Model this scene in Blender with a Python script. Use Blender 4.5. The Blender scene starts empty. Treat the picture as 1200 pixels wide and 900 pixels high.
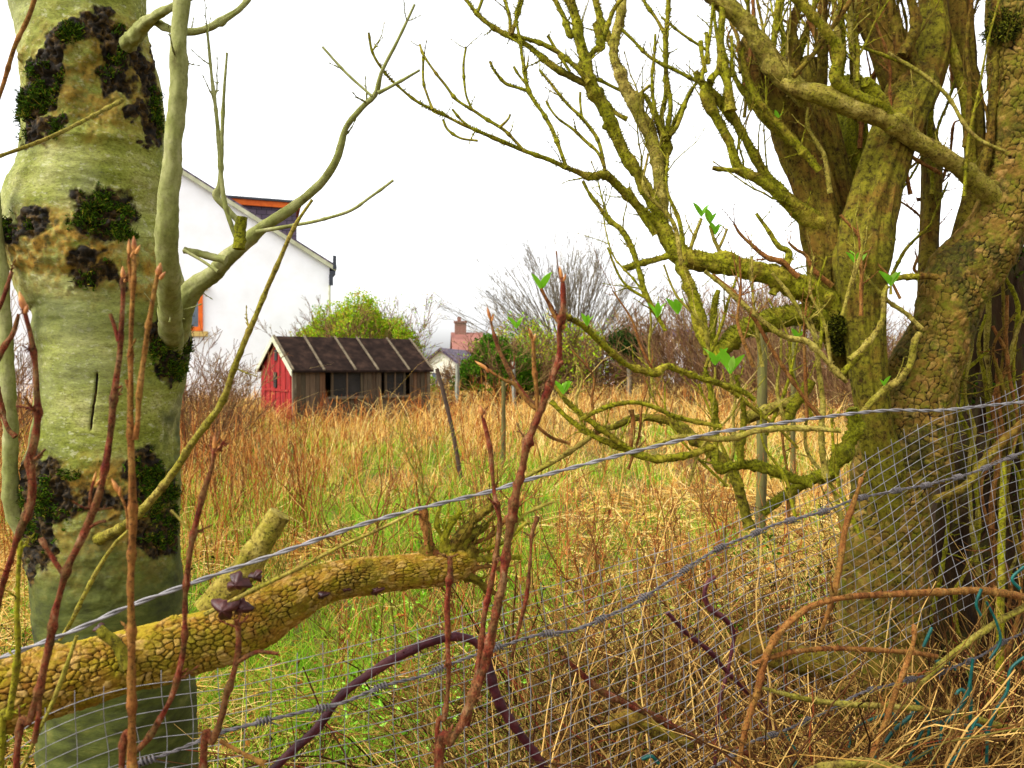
import bpy, math, random
import numpy as np
from mathutils import Vector
np.random.seed(7); random.seed(7)
SC = bpy.context.scene
COL = SC.collection
PI = math.pi
# ------------------------------------------------------------------ camera frame (photo pixels 1200x900 -> world)
F, CX, CY, HOR, EYE = 960.0, 600.0, 450.0, 430.0, 1.5
TH = math.atan((CY - HOR) / F)
FW = np.array([0, math.cos(TH), -math.sin(TH)]); UP = np.array([0, math.sin(TH), math.cos(TH)]); RT = np.array([1.0, 0, 0])
EYEP = np.array([0, 0, EYE])
def at(x, y, d):
    return EYEP + RT * ((x - CX) / F * d) + UP * (-(y - CY) / F * d) + FW * d
def px(P):
    q = np.asarray(P) - EYEP
    d = q @ FW
    d = np.where(np.abs(d) < 1e-6, 1e-6, d)
    return np.stack([CX + (q @ RT) / d * F, CY - (q @ UP) / d * F, d], -1)
def ray_plane(x, y, O, N):
    v = at(x, y, 1.0) - EYEP
    t = np.dot(O - EYEP, N) / np.dot(v, N)
    return EYEP + v * t
def fd(x):                                   # distance of the fence line along the column x
    return 1.5 / (1 - .4 * (x - 600) / 960)
def gz(X, Y):                                # height of the ground
    X = np.asarray(X, float); Y = np.asarray(Y, float)
    return .05 * np.sin(X * .9 + 1) * np.cos(Y * .7) + .03 * np.sin(X * 2.3 + Y * 1.7) - .02 + .024 * np.clip(Y - 5, 0, 21)
def ground(x, d):
    X = (x - CX) / F * d
    return np.array([X, d, float(gz(X, d))])

# ------------------------------------------------------------------ noise
def _h(i, j, k, s=0):
    n = (i.astype(np.int64) * 374761393 + j.astype(np.int64) * 668265263 + k.astype(np.int64) * 2147483647 + s * 974711) & 0xffffffff
    n = ((n ^ (n >> 13)) * 1274126177) & 0xffffffff
    n = ((n ^ (n >> 16)) * 2246822519) & 0xffffffff
    return ((n ^ (n >> 15)) & 0xffffff) / float(0xffffff)
def vn(p, s=0):
    p = np.asarray(p, float); i = np.floor(p).astype(np.int64); f = p - i; u = f * f * (3 - 2 * f)
    r = 0
    for a in (0, 1):
        for b in (0, 1):
            for c in (0, 1):
                w = (u[..., 0] if a else 1 - u[..., 0]) * (u[..., 1] if b else 1 - u[..., 1]) * (u[..., 2] if c else 1 - u[..., 2])
                r = r + w * _h(i[..., 0] + a, i[..., 1] + b, i[..., 2] + c, s)
    return r * 2 - 1
def fbm(p, o=4, s=0):
    r = 0; a = 1.0; p = np.asarray(p, float)
    for k in range(o):
        r = r + a * vn(p * 2 ** k + 17.3 * k, s + k); a *= .5
    return r
def voro(u, v, s=0, per=None):               # F1, F2-F1 and cell id of a jittered grid
    i = np.floor(u).astype(np.int64); j = np.floor(v).astype(np.int64)
    f1 = np.full(u.shape, 9.0); f2 = np.full(u.shape, 9.0); cid = np.zeros(u.shape)
    for a in (-1, 0, 1):
        for b in (-1, 0, 1):
            ii = i + a; jj = j + b
            im = ii % per if per else ii
            z = np.zeros_like(im)
            cx = ii + .1 + .8 * _h(im, jj, z, s); cy = jj + .1 + .8 * _h(im, jj, z, s + 5)
            d = np.hypot(u - cx, v - cy)
            c = _h(im, jj, z, s + 9)
            m = d < f1
            f2 = np.where(m, f1, np.minimum(f2, d)); cid = np.where(m, c, cid); f1 = np.where(m, d, f1)
    return f1, f2 - f1, cid
def sst(x, a, b):
    t = np.clip((x - a) / (b - a), 0, 1); return t * t * (3 - 2 * t)

# ------------------------------------------------------------------ mesh collector
class MB:
    def __init__(s): s.v = []; s.f = []; s.n = 0; s.at = {}
    def add(s, V, Fs, **attrs):
        V = np.asarray(V, float).reshape(-1, 3)
        for k in attrs:
            if k not in s.at: s.at[k] = [np.zeros(s.n)] if s.n else []
        for k in s.at:
            s.at[k].append(np.asarray(attrs[k], float).reshape(-1) if k in attrs else np.zeros(len(V)))
        for q in (Fs if isinstance(Fs, list) else [Fs]):
            q = np.asarray(q, np.int64)
            if q.ndim == 1: q = q[None]
            if len(q): s.f.append(q + s.n)
        s.v.append(V); s.n += len(V)
    def box(s, O, ex, ey, ez):               # corner and three edge vectors
        O, ex, ey, ez = (np.asarray(a, float) for a in (O, ex, ey, ez))
        V = [O, O + ex, O + ex + ey, O + ey, O + ez, O + ex + ez, O + ex + ey + ez, O + ey + ez]
        s.add(V, [[0, 3, 2, 1], [4, 5, 6, 7], [0, 1, 5, 4], [1, 2, 6, 5], [2, 3, 7, 6], [3, 0, 4, 7]])
    def prism(s, poly, ext):                 # planar outline pushed along a vector
        A = np.asarray(poly, float); B = A + np.asarray(ext, float); n = len(A)
        s.add(np.concatenate([A, B]), [np.arange(n)[::-1], np.arange(n) + n] + [[[i, (i + 1) % n, (i + 1) % n + n, i + n] for i in range(n)]])
    def build(s, name, mat, parent=None, origin=(0, 0, 0), smooth=True):
        V = np.concatenate(s.v) - np.asarray(origin, float)
        me = bpy.data.meshes.new(name)
        me.vertices.add(len(V)); me.vertices.foreach_set('co', V.astype(np.float32).ravel())
        lt = np.concatenate([np.full(len(q), q.shape[1]) for q in s.f]); lp = np.concatenate([q.ravel() for q in s.f])
        me.loops.add(len(lp)); me.loops.foreach_set('vertex_index', lp.astype(np.int32))
        me.polygons.add(len(lt)); me.polygons.foreach_set('loop_start', np.concatenate([[0], np.cumsum(lt)[:-1]]).astype(np.int32))
        me.polygons.foreach_set('use_smooth', np.full(len(lt), smooth))
        for k, a in s.at.items():
            me.attributes.new(k, 'FLOAT', 'POINT').data.foreach_set('value', np.concatenate(a).astype(np.float32))
        me.update(calc_edges=True); me.validate()
        if mat: me.materials.append(mat)
        o = bpy.data.objects.new(name, me); COL.objects.link(o)
        if parent is not None: o.parent = parent
        else: o.location = origin
        return o
def tag(o, label=None, cat=None, group=None, kind=None):
    for k, v in (('label', label), ('category', cat), ('group', group), ('kind', kind)):
        if v: o[k] = v
    return o
def thing(name, loc, label, cat, group=None):
    o = bpy.data.objects.new(name, None); o.location = loc; o.empty_display_size = .1; COL.objects.link(o)
    return tag(o, label, cat, group)
def copy_tree(o, parent=None):
    c = o.copy(); COL.objects.link(c)
    if parent is not None: c.parent = parent
    for ch in list(o.children): copy_tree(ch, c)
    return c

# ------------------------------------------------------------------ tubes
def spl(K, step):                            # Catmull-Rom through rows (x,y,z,r), resampled at an even step
    K = np.asarray(K, float)
    if len(K) == 2: K = np.stack([K[0], (K[0] + K[1]) / 2, K[1]])
    E = np.concatenate([[2 * K[0] - K[1]], K, [2 * K[-1] - K[-2]]])
    out = []
    for i in range(1, len(E) - 2):
        t = np.linspace(0, 1, 12, endpoint=False)[:, None]; a, b, c, d = E[i - 1], E[i], E[i + 1], E[i + 2]
        out.append(.5 * (2 * b + (c - a) * t + (2 * a - 5 * b + 4 * c - d) * t ** 2 + (3 * b - a - 3 * c + d) * t ** 3))
    D = np.concatenate(out + [K[-1:]])
    L = np.concatenate([[0], np.cumsum(np.linalg.norm(np.diff(D[:, :3], axis=0), axis=1))])
    n = max(4, int(L[-1] / step) + 1)
    s = np.linspace(0, L[-1], n)
    D = np.stack([np.interp(s, L, D[:, k]) for k in range(4)], -1); D[:, 3] = np.maximum(D[:, 3], 3e-4)
    return D, s
def frames(P):
    T = np.gradient(P, axis=0); T /= np.linalg.norm(T, axis=1)[:, None] + 1e-12
    a = np.array([0, 0, 1.0]) if abs(T[0, 2]) < .9 else np.array([1.0, 0, 0])
    N = np.zeros_like(P); n = np.cross(T[0], a); n /= np.linalg.norm(n)
    for i in range(len(P)):
        n = n - T[i] * n.dot(T[i]); n /= np.linalg.norm(n) + 1e-12; N[i] = n
    return T, N, np.cross(T, N)
def skin(mb, P, R, n=8, disp=None, cap=True, **at_):
    T, N, Bv = frames(P); m = len(P)
    a = np.linspace(0, 2 * PI, n, endpoint=False)
    dirs = N[:, None] * np.cos(a)[None, :, None] + Bv[:, None] * np.sin(a)[None, :, None]
    RR = R[:, None] + (disp if disp is not None else 0)
    V = P[:, None] + dirs * (RR[..., None] if np.ndim(RR) == 2 else RR)
    i = np.arange(m - 1)[:, None] * n; j = np.arange(n)[None]; j2 = (j + 1) % n
    Q = np.stack([i + j, i + j2, i + n + j2, i + n + j], -1).reshape(-1, 4)
    fs = [Q]
    mb.add(V.reshape(-1, 3), fs, **{k: np.asarray(v).reshape(-1) for k, v in at_.items()})
    if cap:                                   # ends keep vertices of their own, so a sawn end stays flat
        mb.add(V[0][::-1], np.arange(n)[None], **{k: np.asarray(v).reshape(m, n)[0][::-1] for k, v in at_.items()}); mb.add(V[-1], np.arange(n)[None], **{k: np.asarray(v).reshape(m, n)[-1] for k, v in at_.items()})
    return V, dirs
def pxpath(pts, d):                          # photo pixels + distance -> knots (x,y,z,radius)
    n = len(pts); dd = np.interp(np.linspace(0, 1, n), np.linspace(0, 1, len(d)), d) if isinstance(d, (list, tuple)) else [d(p[0]) if callable(d) else d for p in pts]
    K = []
    for k, p in enumerate(pts):
        D = p[3] if len(p) > 3 else dd[k]
        w = p[2] if len(p) > 2 else 4
        K.append(list(at(p[0], p[1], D)) + [w * .5 * D / F])
    return np.array(K)
rng = np.random.default_rng(11)
def unit(v): return v / (np.linalg.norm(v) + 1e-12)
def bud(mb, p, d, r, L):
    d = unit(d); P = np.array([p, p + d * L * .3, p + d * L * .65, p + d * L]); skin(mb, P, np.array([r * .6, r, r * .75, r * .12]), 5)
def twig(mb, p, d, L, r, lev=1, up=.35, nod=.035):
    """a shoot with swollen nodes, opposite side buds and side shoots"""
    n = max(4, int(L / nod) + 2); P = [np.array(p, float)]; d = unit(np.array(d, float)); st = L / (n - 1); ds = [d]
    for i in range(n - 1):
        d = unit(d + rng.normal(0, .13, 3) + np.array([0, 0, up * .18])); P.append(P[-1] + d * st); ds.append(d)
    P = np.array(P); t = np.linspace(0, 1, n)
    R = r * (1 - .62 * t); 
    # swollen nodes: three samples round each
    PP, RR = [], []
    for i in range(n):
        if 0 < i < n - 1:
            e = min(st * .22, r * 1.6)
            PP += [P[i] - ds[i] * e, P[i], P[i] + ds[i] * e]; RR += [R[i], R[i] * 1.4 + 2e-4, R[i] * .97]
        else: PP.append(P[i]); RR.append(R[i])
    skin(mb, np.array(PP), np.array(RR), 6 if r > .0022 else 5)
    bud(mb, P[-1], ds[-1], R[-1] * 1.5 + 4e-4, .006 + r * 1.6)
    sd = unit(np.cross(ds[0], rng.normal(0, 1, 3)))
    for i in range(1, n - 1):
        sd = unit(np.cross(ds[i], sd)) if i % 2 else unit(np.cross(ds[i], np.cross(sd, ds[i])) + .2 * rng.normal(0, 1, 3))
        for s_ in (-1, 1):
            if rng.random() < .5: continue
            q = unit(ds[i] * .7 + sd * s_ * .8)
            if lev > 0 and rng.random() < .45 and L > .08:
                twig(mb, P[i], q, L * rng.uniform(.2, .5) * (1.1 - t[i] * .6), R[i] * .7, lev - 1, up, nod)
            else: bud(mb, P[i], q, R[i] * .7 + 3e-4, .005 + R[i] * 1.6)
def limb(mb, pts, d, n=10, step=.012, rough=.12, spur=0.0, slen=(.02, .07), shoots=0, shlen=(.1, .35), lev=1, spl_up=.5, wig=.2, knob=.0, fuzz=0):
    K = pxpath(pts, d); rx = K[:, 3].max(); step = min(step, max(.0035, rx * .4)); n = max(n, min(64, int(2 * PI * rx / .0035)))
    D, s = spl(K, step); P = D[:, :3].copy(); R = D[:, 3].copy(); m = len(P)
    sd = int(rng.integers(1e6))
    q = s[:, None] * 9 + np.array([sd % 97, sd % 31, sd % 53])
    for k in range(3): P[:, k] += R * wig * vn(q + k * 7.7, sd % 13) * np.minimum(1, np.minimum(s, s[-1] - s) / .03)
    R = R * (1 + rough * (1 if rx < .012 else .5) * vn(s[:, None] * 28 + q * .01, 3))
    # nodes: rings of swelling at the leaf scars
    nd = 0.0; rm = float(np.mean(R)); nodes = []
    while nd < s[-1]:
        nd += rng.uniform(.035, .08) + rm * 3; nodes.append(nd)
        R *= 1 + ((.22 if rm < .008 else .07) + knob * rng.random()) * np.exp(-((s - nd) / (.004 + rm * .55)) ** 2)
    a = np.linspace(0, 2 * PI, n, endpoint=False)
    disp = R[:, None] * rough * 1.3 * vn(np.stack([np.cos(a)[None] * 1.7 + 0 * s[:, None], np.sin(a)[None] * 1.7 + 0 * s[:, None], s[:, None] * 45 + 0 * a[None]], -1), sd % 17)
    if rx > .006:
        g3 = np.stack([np.cos(a)[None] * R[:, None] + 0 * s[:, None], np.sin(a)[None] * R[:, None] + 0 * s[:, None], s[:, None] + 0 * a[None]], -1)
        disp = disp + np.minimum(R[:, None] * .16, .0035) * rough * 7 * fbm(g3 * 110 + sd % 41, 3, sd % 19) + np.minimum(R[:, None] * .3, .005) * sst(vn(g3 * 60 + 5, sd % 23), .45, .8) * min(1, rough * 8)
    Vs, drs = skin(mb, P, R, n, disp)
    if fuzz and rx > .005:
        A_ = 2 * PI * float(R.mean()) * s[-1]; k = int(A_ * fuzz); ii = rng.integers(0, m, k); jj = rng.integers(0, n, k)
        keep = vn(Vs[ii, jj] * 38, sd % 29) + .35 * drs[ii, jj][:, 2] > .05; ii, jj = ii[keep], jj[keep]; b0 = Vs[ii, jj]; nn = drs[ii, jj] + rng.normal(0, .45, (len(ii), 3)); ln = rng.uniform(.0015, .0055, (len(ii), 1))
        prisms(mb, np.stack([b0 - drs[ii, jj] * .001, b0 + nn * ln * .55, b0 + nn * ln + rng.normal(0, .0008, (len(ii), 3))], 1), np.tile(np.array([.0011, .0010, .0003]), (len(ii), 1)), 3)
    T = np.gradient(P, axis=0)
    ns = int(spur * s[-1] / .05)
    for k in range(ns):
        i = int(np.argmin(np.abs(s - nodes[int(rng.integers(len(nodes)))]))); i = min(i, m - 2)
        v = unit(np.cross(T[i], rng.normal(0, 1, 3)) / np.linalg.norm(T[i]) * .1 + unit(T[i]) * .03 + np.array([0, 0, .04]))
        twig(mb, P[i] + v * R[i] * .6, v, rng.uniform(*slen), min(R[i] * .45, .0016 + .0012 * rng.random()), 0, spl_up, .018)
    for k in range(shoots):
        i = int(m * rng.uniform(.12, .97)); i = min(i, m - 2)
        v = unit(unit(np.cross(T[i], rng.normal(0, 1, 3))) * .6 + unit(T[i]) * .5 + np.array([0, 0, spl_up]))
        twig(mb, P[i], v, rng.uniform(*shlen), min(R[i] * .5, .0022 + .0016 * rng.random()), lev, spl_up)
    return P, R

# ------------------------------------------------------------------ vectorised masses of stems and blades
def prisms(mb, P, R, sides=3):               # P (N,S,3), R (N,S)
    N, S, _ = P.shape
    if N == 0: return
    T = np.gradient(P, axis=1); T /= np.linalg.norm(T, axis=2)[..., None] + 1e-9
    ref = np.random.normal(0, 1, (N, 1, 3)); A = np.cross(T, ref + 0 * T); A /= np.linalg.norm(A, axis=2)[..., None] + 1e-9
    Bv = np.cross(T, A)
    a = np.linspace(0, 2 * PI, sides, endpoint=False)
    V = P[:, :, None] + R[:, :, None, None] * (A[:, :, None] * np.cos(a)[None, None, :, None] + Bv[:, :, None] * np.sin(a)[None, None, :, None])
    base = (np.arange(N) * S * sides)[:, None, None]; i = (np.arange(S - 1) * sides)[None, :, None]; j = np.arange(sides)[None, None]; j2 = (j + 1) % sides
    Q = np.stack([base + i + j, base + i + j2, base + i + sides + j2, base + i + sides + j], -1).reshape(-1, 4)
    mb.add(V.reshape(-1, 3), Q)
def blades(mb, B, H, lean, W, S=4, droop=.6):
    """flat grass blades: base points (N,3), heights, lean vectors (N,2), widths"""
    N = len(B); t = np.linspace(0, 1, S)[None, :, None]
    up = np.zeros((N, 1, 3)); up[..., 2] = H[:, None]
    ln = np.zeros((N, 1, 3)); ln[:, 0, :2] = lean
    P = B[:, None] + up * (t - droop * .35 * t ** 3) + ln * (t ** 1.7)
    a = np.random.uniform(0, 2 * PI, N); w = np.stack([np.cos(a), np.sin(a), np.random.normal(0, .2, N)], -1)[:, None] * (W[:, None, None] * (1 - .85 * t ** 1.5)) * .5
    V = np.stack([P - w, P + w], 2)
    base = (np.arange(N) * S * 2)[:, None]; i = (np.arange(S - 1) * 2)[None]
    Q = np.stack([base + i, base + i + 1, base + i + 3, base + i + 2], -1).reshape(-1, 4)
    mb.add(V.reshape(-1, 3), Q)
def leafquads(mb, C_, size, flat=0.0, fold=.35):
    """leaf-shaped pairs of faces folded on the midrib"""
    N = len(C_); a = np.random.normal(0, 1, (N, 3)); a[:, 2] *= (1 - flat); a /= np.linalg.norm(a, axis=1)[:, None] + 1e-9
    b = np.cross(a, np.random.normal(0, 1, (N, 3)) * np.array([1 - flat, 1 - flat, 1]) + np.array([0, 0, flat * 2])); b /= np.linalg.norm(b, axis=1)[:, None] + 1e-9
    c = np.cross(a, b); s = np.asarray(size).reshape(-1, 1) * np.ones((N, 1))
    V = np.stack([C_ - a * s, C_ + b * s * .45 + c * s * fold - a * s * .1, C_ + a * s, C_ - b * s * .45 + c * s * fold - a * s * .1], 1)
    o = (np.arange(N) * 4)[:, None]
    mb.add(V.reshape(-1, 3), np.concatenate([o + [0, 1, 2], o + [0, 2, 3]]))
def curves(P0, D, L, S=5, up=.2, wob=.25):
    N = len(P0); P = [P0]; d = D / (np.linalg.norm(D, axis=1)[:, None] + 1e-9); st = (L / (S - 1))[:, None]
    for k in range(S - 1):
        d = d + np.random.normal(0, wob, (N, 3)) / (S - 1) * 1.7; d[:, 2] += up / (S - 1)
        d /= np.linalg.norm(d, axis=1)[:, None] + 1e-9; P.append(P[-1] + d * st)
    return np.stack(P, 1)
def fan(base, n, H, spread, levels, r0, up=.25, wob=.25, rb=.1, rmin=.001, lo=.15):
    """a bush or bare crown as nested levels of curves; returns [(P,R), ...]"""
    a = np.random.uniform(0, 2 * PI, n); tl = np.abs(np.random.normal(0, spread, n)) if spread > 0 else np.random.uniform(0, -spread, n)
    D = np.stack([np.cos(a) * np.sin(tl), np.sin(a) * np.sin(tl), np.cos(tl)], -1)
    L = H * np.random.uniform(.6, 1.05, n)
    P0 = np.asarray(base) + np.stack([np.cos(a), np.sin(a), 0 * a], -1) * rb * np.random.uniform(0, 1, (n, 1))
    P = curves(P0, D, L, 6, up, wob); t = np.linspace(0, 1, 6)[None]
    R = np.maximum(r0 * np.random.uniform(.5, 1, (n, 1)) * (1 - .75 * t), rmin)
    out = [(P, R)]
    for (k, lf, ang) in levels:
        N, S, _ = P.shape
        idx = np.repeat(np.arange(N), k); tt = np.random.uniform(lo, .97, len(idx)) * (S - 1); i0 = np.minimum(tt.astype(int), S - 2); f = (tt - i0)[:, None]
        b = P[idx, i0] * (1 - f) + P[idx, i0 + 1] * f; T = P[idx, i0 + 1] - P[idx, i0]; T /= np.linalg.norm(T, axis=1)[:, None] + 1e-9
        side = np.cross(T, np.random.normal(0, 1, T.shape)); side /= np.linalg.norm(side, axis=1)[:, None] + 1e-9
        D = T * math.cos(ang) + side * math.sin(ang) * np.random.uniform(.6, 1.3, (len(idx), 1))
        PL = np.linalg.norm(np.diff(P, axis=1), axis=2).sum(1)
        L = PL[idx] * lf * np.random.uniform(.5, 1.2, len(idx)) * (1.15 - .6 * tt / (S - 1))
        rr = R[idx, i0][:, None] * .62
        P = curves(b, D, L, 5, up, wob); R = np.maximum(rr * (1 - .7 * np.linspace(0, 1, 5)[None]), rmin)
        out.append((P, R))
    return out

# ------------------------------------------------------------------ materials
def C(r, g, b, k=1.0):
    f = lambda c: (c / 255 / 12.92 if c / 255 <= .04045 else ((c / 255 + .055) / 1.055) ** 2.4)
    return tuple(min(1, f(c) * k) for c in (r, g, b)) + (1,)
class NT:
    def __init__(s, name):
        s.m = bpy.data.materials.new(name); s.m.use_nodes = True; s.t = s.m.node_tree; s.t.nodes.clear()
        s.o = s.n('ShaderNodeOutputMaterial'); s.b = s.n('ShaderNodeBsdfPrincipled'); s.l(s.b.outputs[0], s.o.inputs[0])
        s.tc = s.n('ShaderNodeTexCoord')
    def n(s, t): return s.t.nodes.new(t)
    def l(s, a, b): s.t.links.new(a, b)
    def noise(s, scale, detail=4, rough=.55, stretch=(1, 1, 1), dist=0):
        mp = s.n('ShaderNodeMapping'); mp.inputs['Scale'].default_value = stretch; s.l(s.tc.outputs['Object'], mp.inputs[0])
        x = s.n('ShaderNodeTexNoise'); x.inputs['Scale'].default_value = scale; x.inputs['Detail'].default_value = detail; x.inputs['Roughness'].default_value = rough; x.inputs['Distortion'].default_value = dist
        s.l(mp.outputs[0], x.inputs[0]); return x.outputs[0]
    def ramp(s, fac, stops):
        r = s.n('ShaderNodeValToRGB'); e = r.color_ramp.elements
        while len(e) < len(stops): e.new(.5)
        for k, (p, c) in enumerate(stops): e[k].position = p; e[k].color = c
        s.l(fac, r.inputs[0]); return r.outputs[0]
    def mix(s, fac, a, b, mode='MIX'):
        x = s.n('ShaderNodeMix'); x.data_type = 'RGBA'; x.blend_type = mode
        for v, i in ((fac, 0), (a, 6), (b, 7)):
            if isinstance(v, (float, int, tuple)): x.inputs[i].default_value = v
            else: s.l(v, x.inputs[i])
        return x.outputs[2]
    def math(s, op, a, b=0.0):
        x = s.n('ShaderNodeMath'); x.operation = op; x.use_clamp = True
        for v, i in ((a, 0), (b, 1)):
            if isinstance(v, (float, int)): x.inputs[i].default_value = v
            else: s.l(v, x.inputs[i])
        return x.outputs[0]
    def attr(s, name):
        x = s.n('ShaderNodeAttribute'); x.attribute_name = name; return x.outputs['Fac']
    def isl(s): return s.n('ShaderNodeNewGeometry').outputs['Random Per Island']
    def bump(s, h, st=.5, dist=.01):
        x = s.n('ShaderNodeBump'); x.inputs['Strength'].default_value = st; x.inputs['Distance'].default_value = dist; s.l(h, x.inputs['Height'])
        prev = s.b.inputs['Normal'].links
        if prev: s.l(prev[0].from_socket, x.inputs['Normal'])
        s.l(x.outputs[0], s.b.inputs['Normal'])
    def fin(s, col, rough=.8, spec=.25, metal=0):
        if isinstance(col, tuple): s.b.inputs['Base Color'].default_value = col
        else: s.l(col, s.b.inputs['Base Color'])
        s.b.inputs['Roughness'].default_value = rough; s.b.inputs['Specular IOR Level'].default_value = spec; s.b.inputs['Metallic'].default_value = metal
        return s.m
def mnoise(name, stops, scale=8, rough=.8, bump=0, bscale=60, stretch=(1, 1, 1), spec=.25, metal=0, bd=.004):
    t = NT(name); c = t.ramp(t.noise(scale, 5, .6, stretch), stops)
    if bump: t.bump(t.noise(bscale, 5, .6, stretch), bump, bd)
    return t.fin(c, rough, spec, metal)
def misl(name, stops, rough=.7, trans=0, scale=0):
    t = NT(name); c = t.ramp(t.isl(), stops)
    if scale: c = t.mix(.5, c, t.ramp(t.noise(scale, 3), stops))
    t.fin(c, rough, .04)
    if trans:
        tr = t.n('ShaderNodeBsdfTranslucent'); t.l(c, tr.inputs[0]); ad = t.n('ShaderNodeMixShader'); ad.inputs[0].default_value = trans
        t.l(t.b.outputs[0], ad.inputs[1]); t.l(tr.outputs[0], ad.inputs[2]); t.l(ad.outputs[0], t.o.inputs[0])
    return t.m
# ------------------------------------------------------------------ world, light, camera
W_ = bpy.data.worlds.new('World'); SC.world = W_; W_.use_nodes = True
nt = W_.node_tree; nt.nodes.clear()
sky = nt.nodes.new('ShaderNodeTexSky'); sky.sky_type = 'NISHITA'; sky.sun_disc = False
SUN_EL, SUN_AZ = math.radians(50), math.radians(-118)      # azimuth measured from +Y towards +X: behind the camera, left
sky.sun_elevation = SUN_EL; sky.sun_rotation = SUN_AZ; sky.air_density = 1; sky.dust_density = 3
hs = nt.nodes.new('ShaderNodeHueSaturation'); hs.inputs['Saturation'].default_value = .07; hs.inputs['Value'].default_value = 1.22
bg = nt.nodes.new('ShaderNodeBackground'); bg.inputs[1].default_value = .15; wo = nt.nodes.new('ShaderNodeOutputWorld')
nt.links.new(sky.outputs[0], hs.inputs['Color']); nt.links.new(hs.outputs[0], bg.inputs[0]); nt.links.new(bg.outputs[0], wo.inputs[0])
sl = bpy.data.lights.new('sun', 'SUN'); sl.energy = 1.5; sl.angle = math.radians(14); sl.color = (1, .96, .88)
so = bpy.data.objects.new('sun', sl); COL.objects.link(so)
sdir = Vector((math.sin(SUN_AZ) * math.cos(SUN_EL), math.cos(SUN_AZ) * math.cos(SUN_EL), math.sin(SUN_EL)))
so.rotation_euler = sdir.to_track_quat('Z', 'Y').to_euler(); so.location = (0, -4, 30)
cd = bpy.data.cameras.new('camera'); cd.sensor_width = 36; cd.lens = F / 1200 * 36; cd.clip_start = .05; cd.clip_end = 3000
cam = bpy.data.objects.new('camera', cd); COL.objects.link(cam); cam.location = (0, 0, EYE); cam.rotation_euler = (PI / 2 - TH, 0, 0); SC.camera = cam
cd.dof.use_dof = True; cd.dof.focus_distance = 2.3; cd.dof.aperture_fstop = 8.0
SC.view_settings.view_transform = 'Standard'; SC.view_settings.look = 'None'; SC.view_settings.exposure = 1.25; SC.view_settings.gamma = 1
SC.render.film_transparent = False
SC.cycles.max_bounces = 6; SC.cycles.diffuse_bounces = 3; SC.cycles.use_denoising = True

# ------------------------------------------------------------------ materials
M = {}
def barkmat(name, a, b, c, dark, moss, amt=.5, scale=26, stretch=(1, 1, 1), bd=.005, speck=.72):
    t = NT(name); col = t.ramp(t.noise(scale, 6, .68, stretch), [(.3, dark), (.42, a), (.54, b), (.7, c)])
    mk = t.ramp(t.noise(scale * .42, 5, .7), [(.5 - .25 * amt, (0, 0, 0, 1)), (.64 - .2 * amt, (1, 1, 1, 1))])
    mc = t.ramp(t.noise(scale * 3, 4, .7), [(.3, dark), (.5, moss), (.72, tuple(min(1, x * 1.7) for x in moss[:3]) + (1,))])
    col = t.mix(t.math('MULTIPLY', mk, min(1, amt * 1.4)), col, mc)
    sp = t.ramp(t.noise(scale * 5, 4, .72), [(.37, dark), (.49, (1, 1, 1, 1))]); col = t.mix(speck, col, sp, 'MULTIPLY')
    bl = t.ramp(t.noise(scale * .3, 6, .72), [(.6, (0, 0, 0, 1)), (.68, (1, 1, 1, 1))]); col = t.mix(t.math('MULTIPLY', bl, amt * 1.3), col, t.mix(.5, dark, tuple(x * .3 for x in moss[:3]) + (1,)))
    t.bump(t.noise(scale * 2.2, 5, .7, stretch), .8, bd); t.bump(t.noise(scale * 7, 4, .7), .8, bd * .5); return t.fin(col, .9, .12)
M['olive'] = barkmat('olive_bark', C(96, 78, 22), C(134, 118, 34), C(174, 158, 62), C(30, 21, 7), C(116, 118, 10), .55, 30)
M['olive_pale'] = barkmat('pale_olive_bark', C(116, 98, 42), C(146, 130, 58), C(172, 156, 84), C(42, 30, 10), C(116, 114, 20), .4, 34)
M['mossy'] = barkmat('mossy_bark', C(86, 76, 16), C(116, 108, 20), C(150, 142, 44), C(34, 28, 6), C(104, 106, 10), .6, 40)
M['fibre'] = barkmat('fibrous_dead_wood', C(84, 54, 18), C(110, 80, 26), C(134, 108, 42), C(40, 24, 8), C(96, 90, 18), .5, 18, (2.4, 2.4, .22), .01)
M['smoothwood'] = barkmat('bare_orange_wood', C(94, 62, 20), C(112, 84, 28), C(130, 104, 46), C(48, 30, 10), C(96, 90, 18), .75, 16, (2.4, 2.4, .25), .007)
M['greenbark'] = barkmat('young_green_bark', C(116, 118, 66), C(136, 136, 86), C(156, 152, 112), C(88, 82, 46), C(108, 114, 50), .3, 22, (1, 1, .5), .0015, .25)
M['redbark'] = barkmat('red_brown_shoot_bark', C(78, 26, 16), C(110, 44, 26), C(148, 116, 84), C(36, 12, 8), C(98, 84, 44), .36, 60, (1, 1, .5), .003)
M['brownbark'] = barkmat('brown_shoot_bark', C(100, 58, 26), C(130, 82, 38), C(148, 112, 62), C(54, 30, 12), C(112, 92, 36), .3, 46, (1, 1, .5), .003)
M['purplecane'] = mnoise('purple_cane', [(.3, C(30, 8, 12)), (.5, C(62, 16, 26)), (.72, C(88, 44, 38))], 30, .5, .4, 150)
M['budscale'] = mnoise('pale_orange_bud', [(.3, C(120, 62, 24)), (.55, C(172, 116, 56)), (.75, C(206, 170, 104))], 60, .5)
M['leaf'] = misl('fresh_green_leaf', [(0, C(110, 176, 30)), (.5, C(144, 208, 60)), (1, C(180, 226, 100))], .5, .3)
M['moss'] = misl('dark_moss', [(0, C(24, 22, 5)), (.3, C(38, 50, 7)), (.6, C(50, 82, 10)), (.85, C(76, 92, 16)), (1, C(122, 106, 32))], .95, 0)
M['jelly'] = mnoise('jelly_ear_flesh', [(.3, C(32, 12, 12)), (.55, C(64, 30, 28)), (.8, C(104, 64, 56))], 40, .4, .4, 120)
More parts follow.
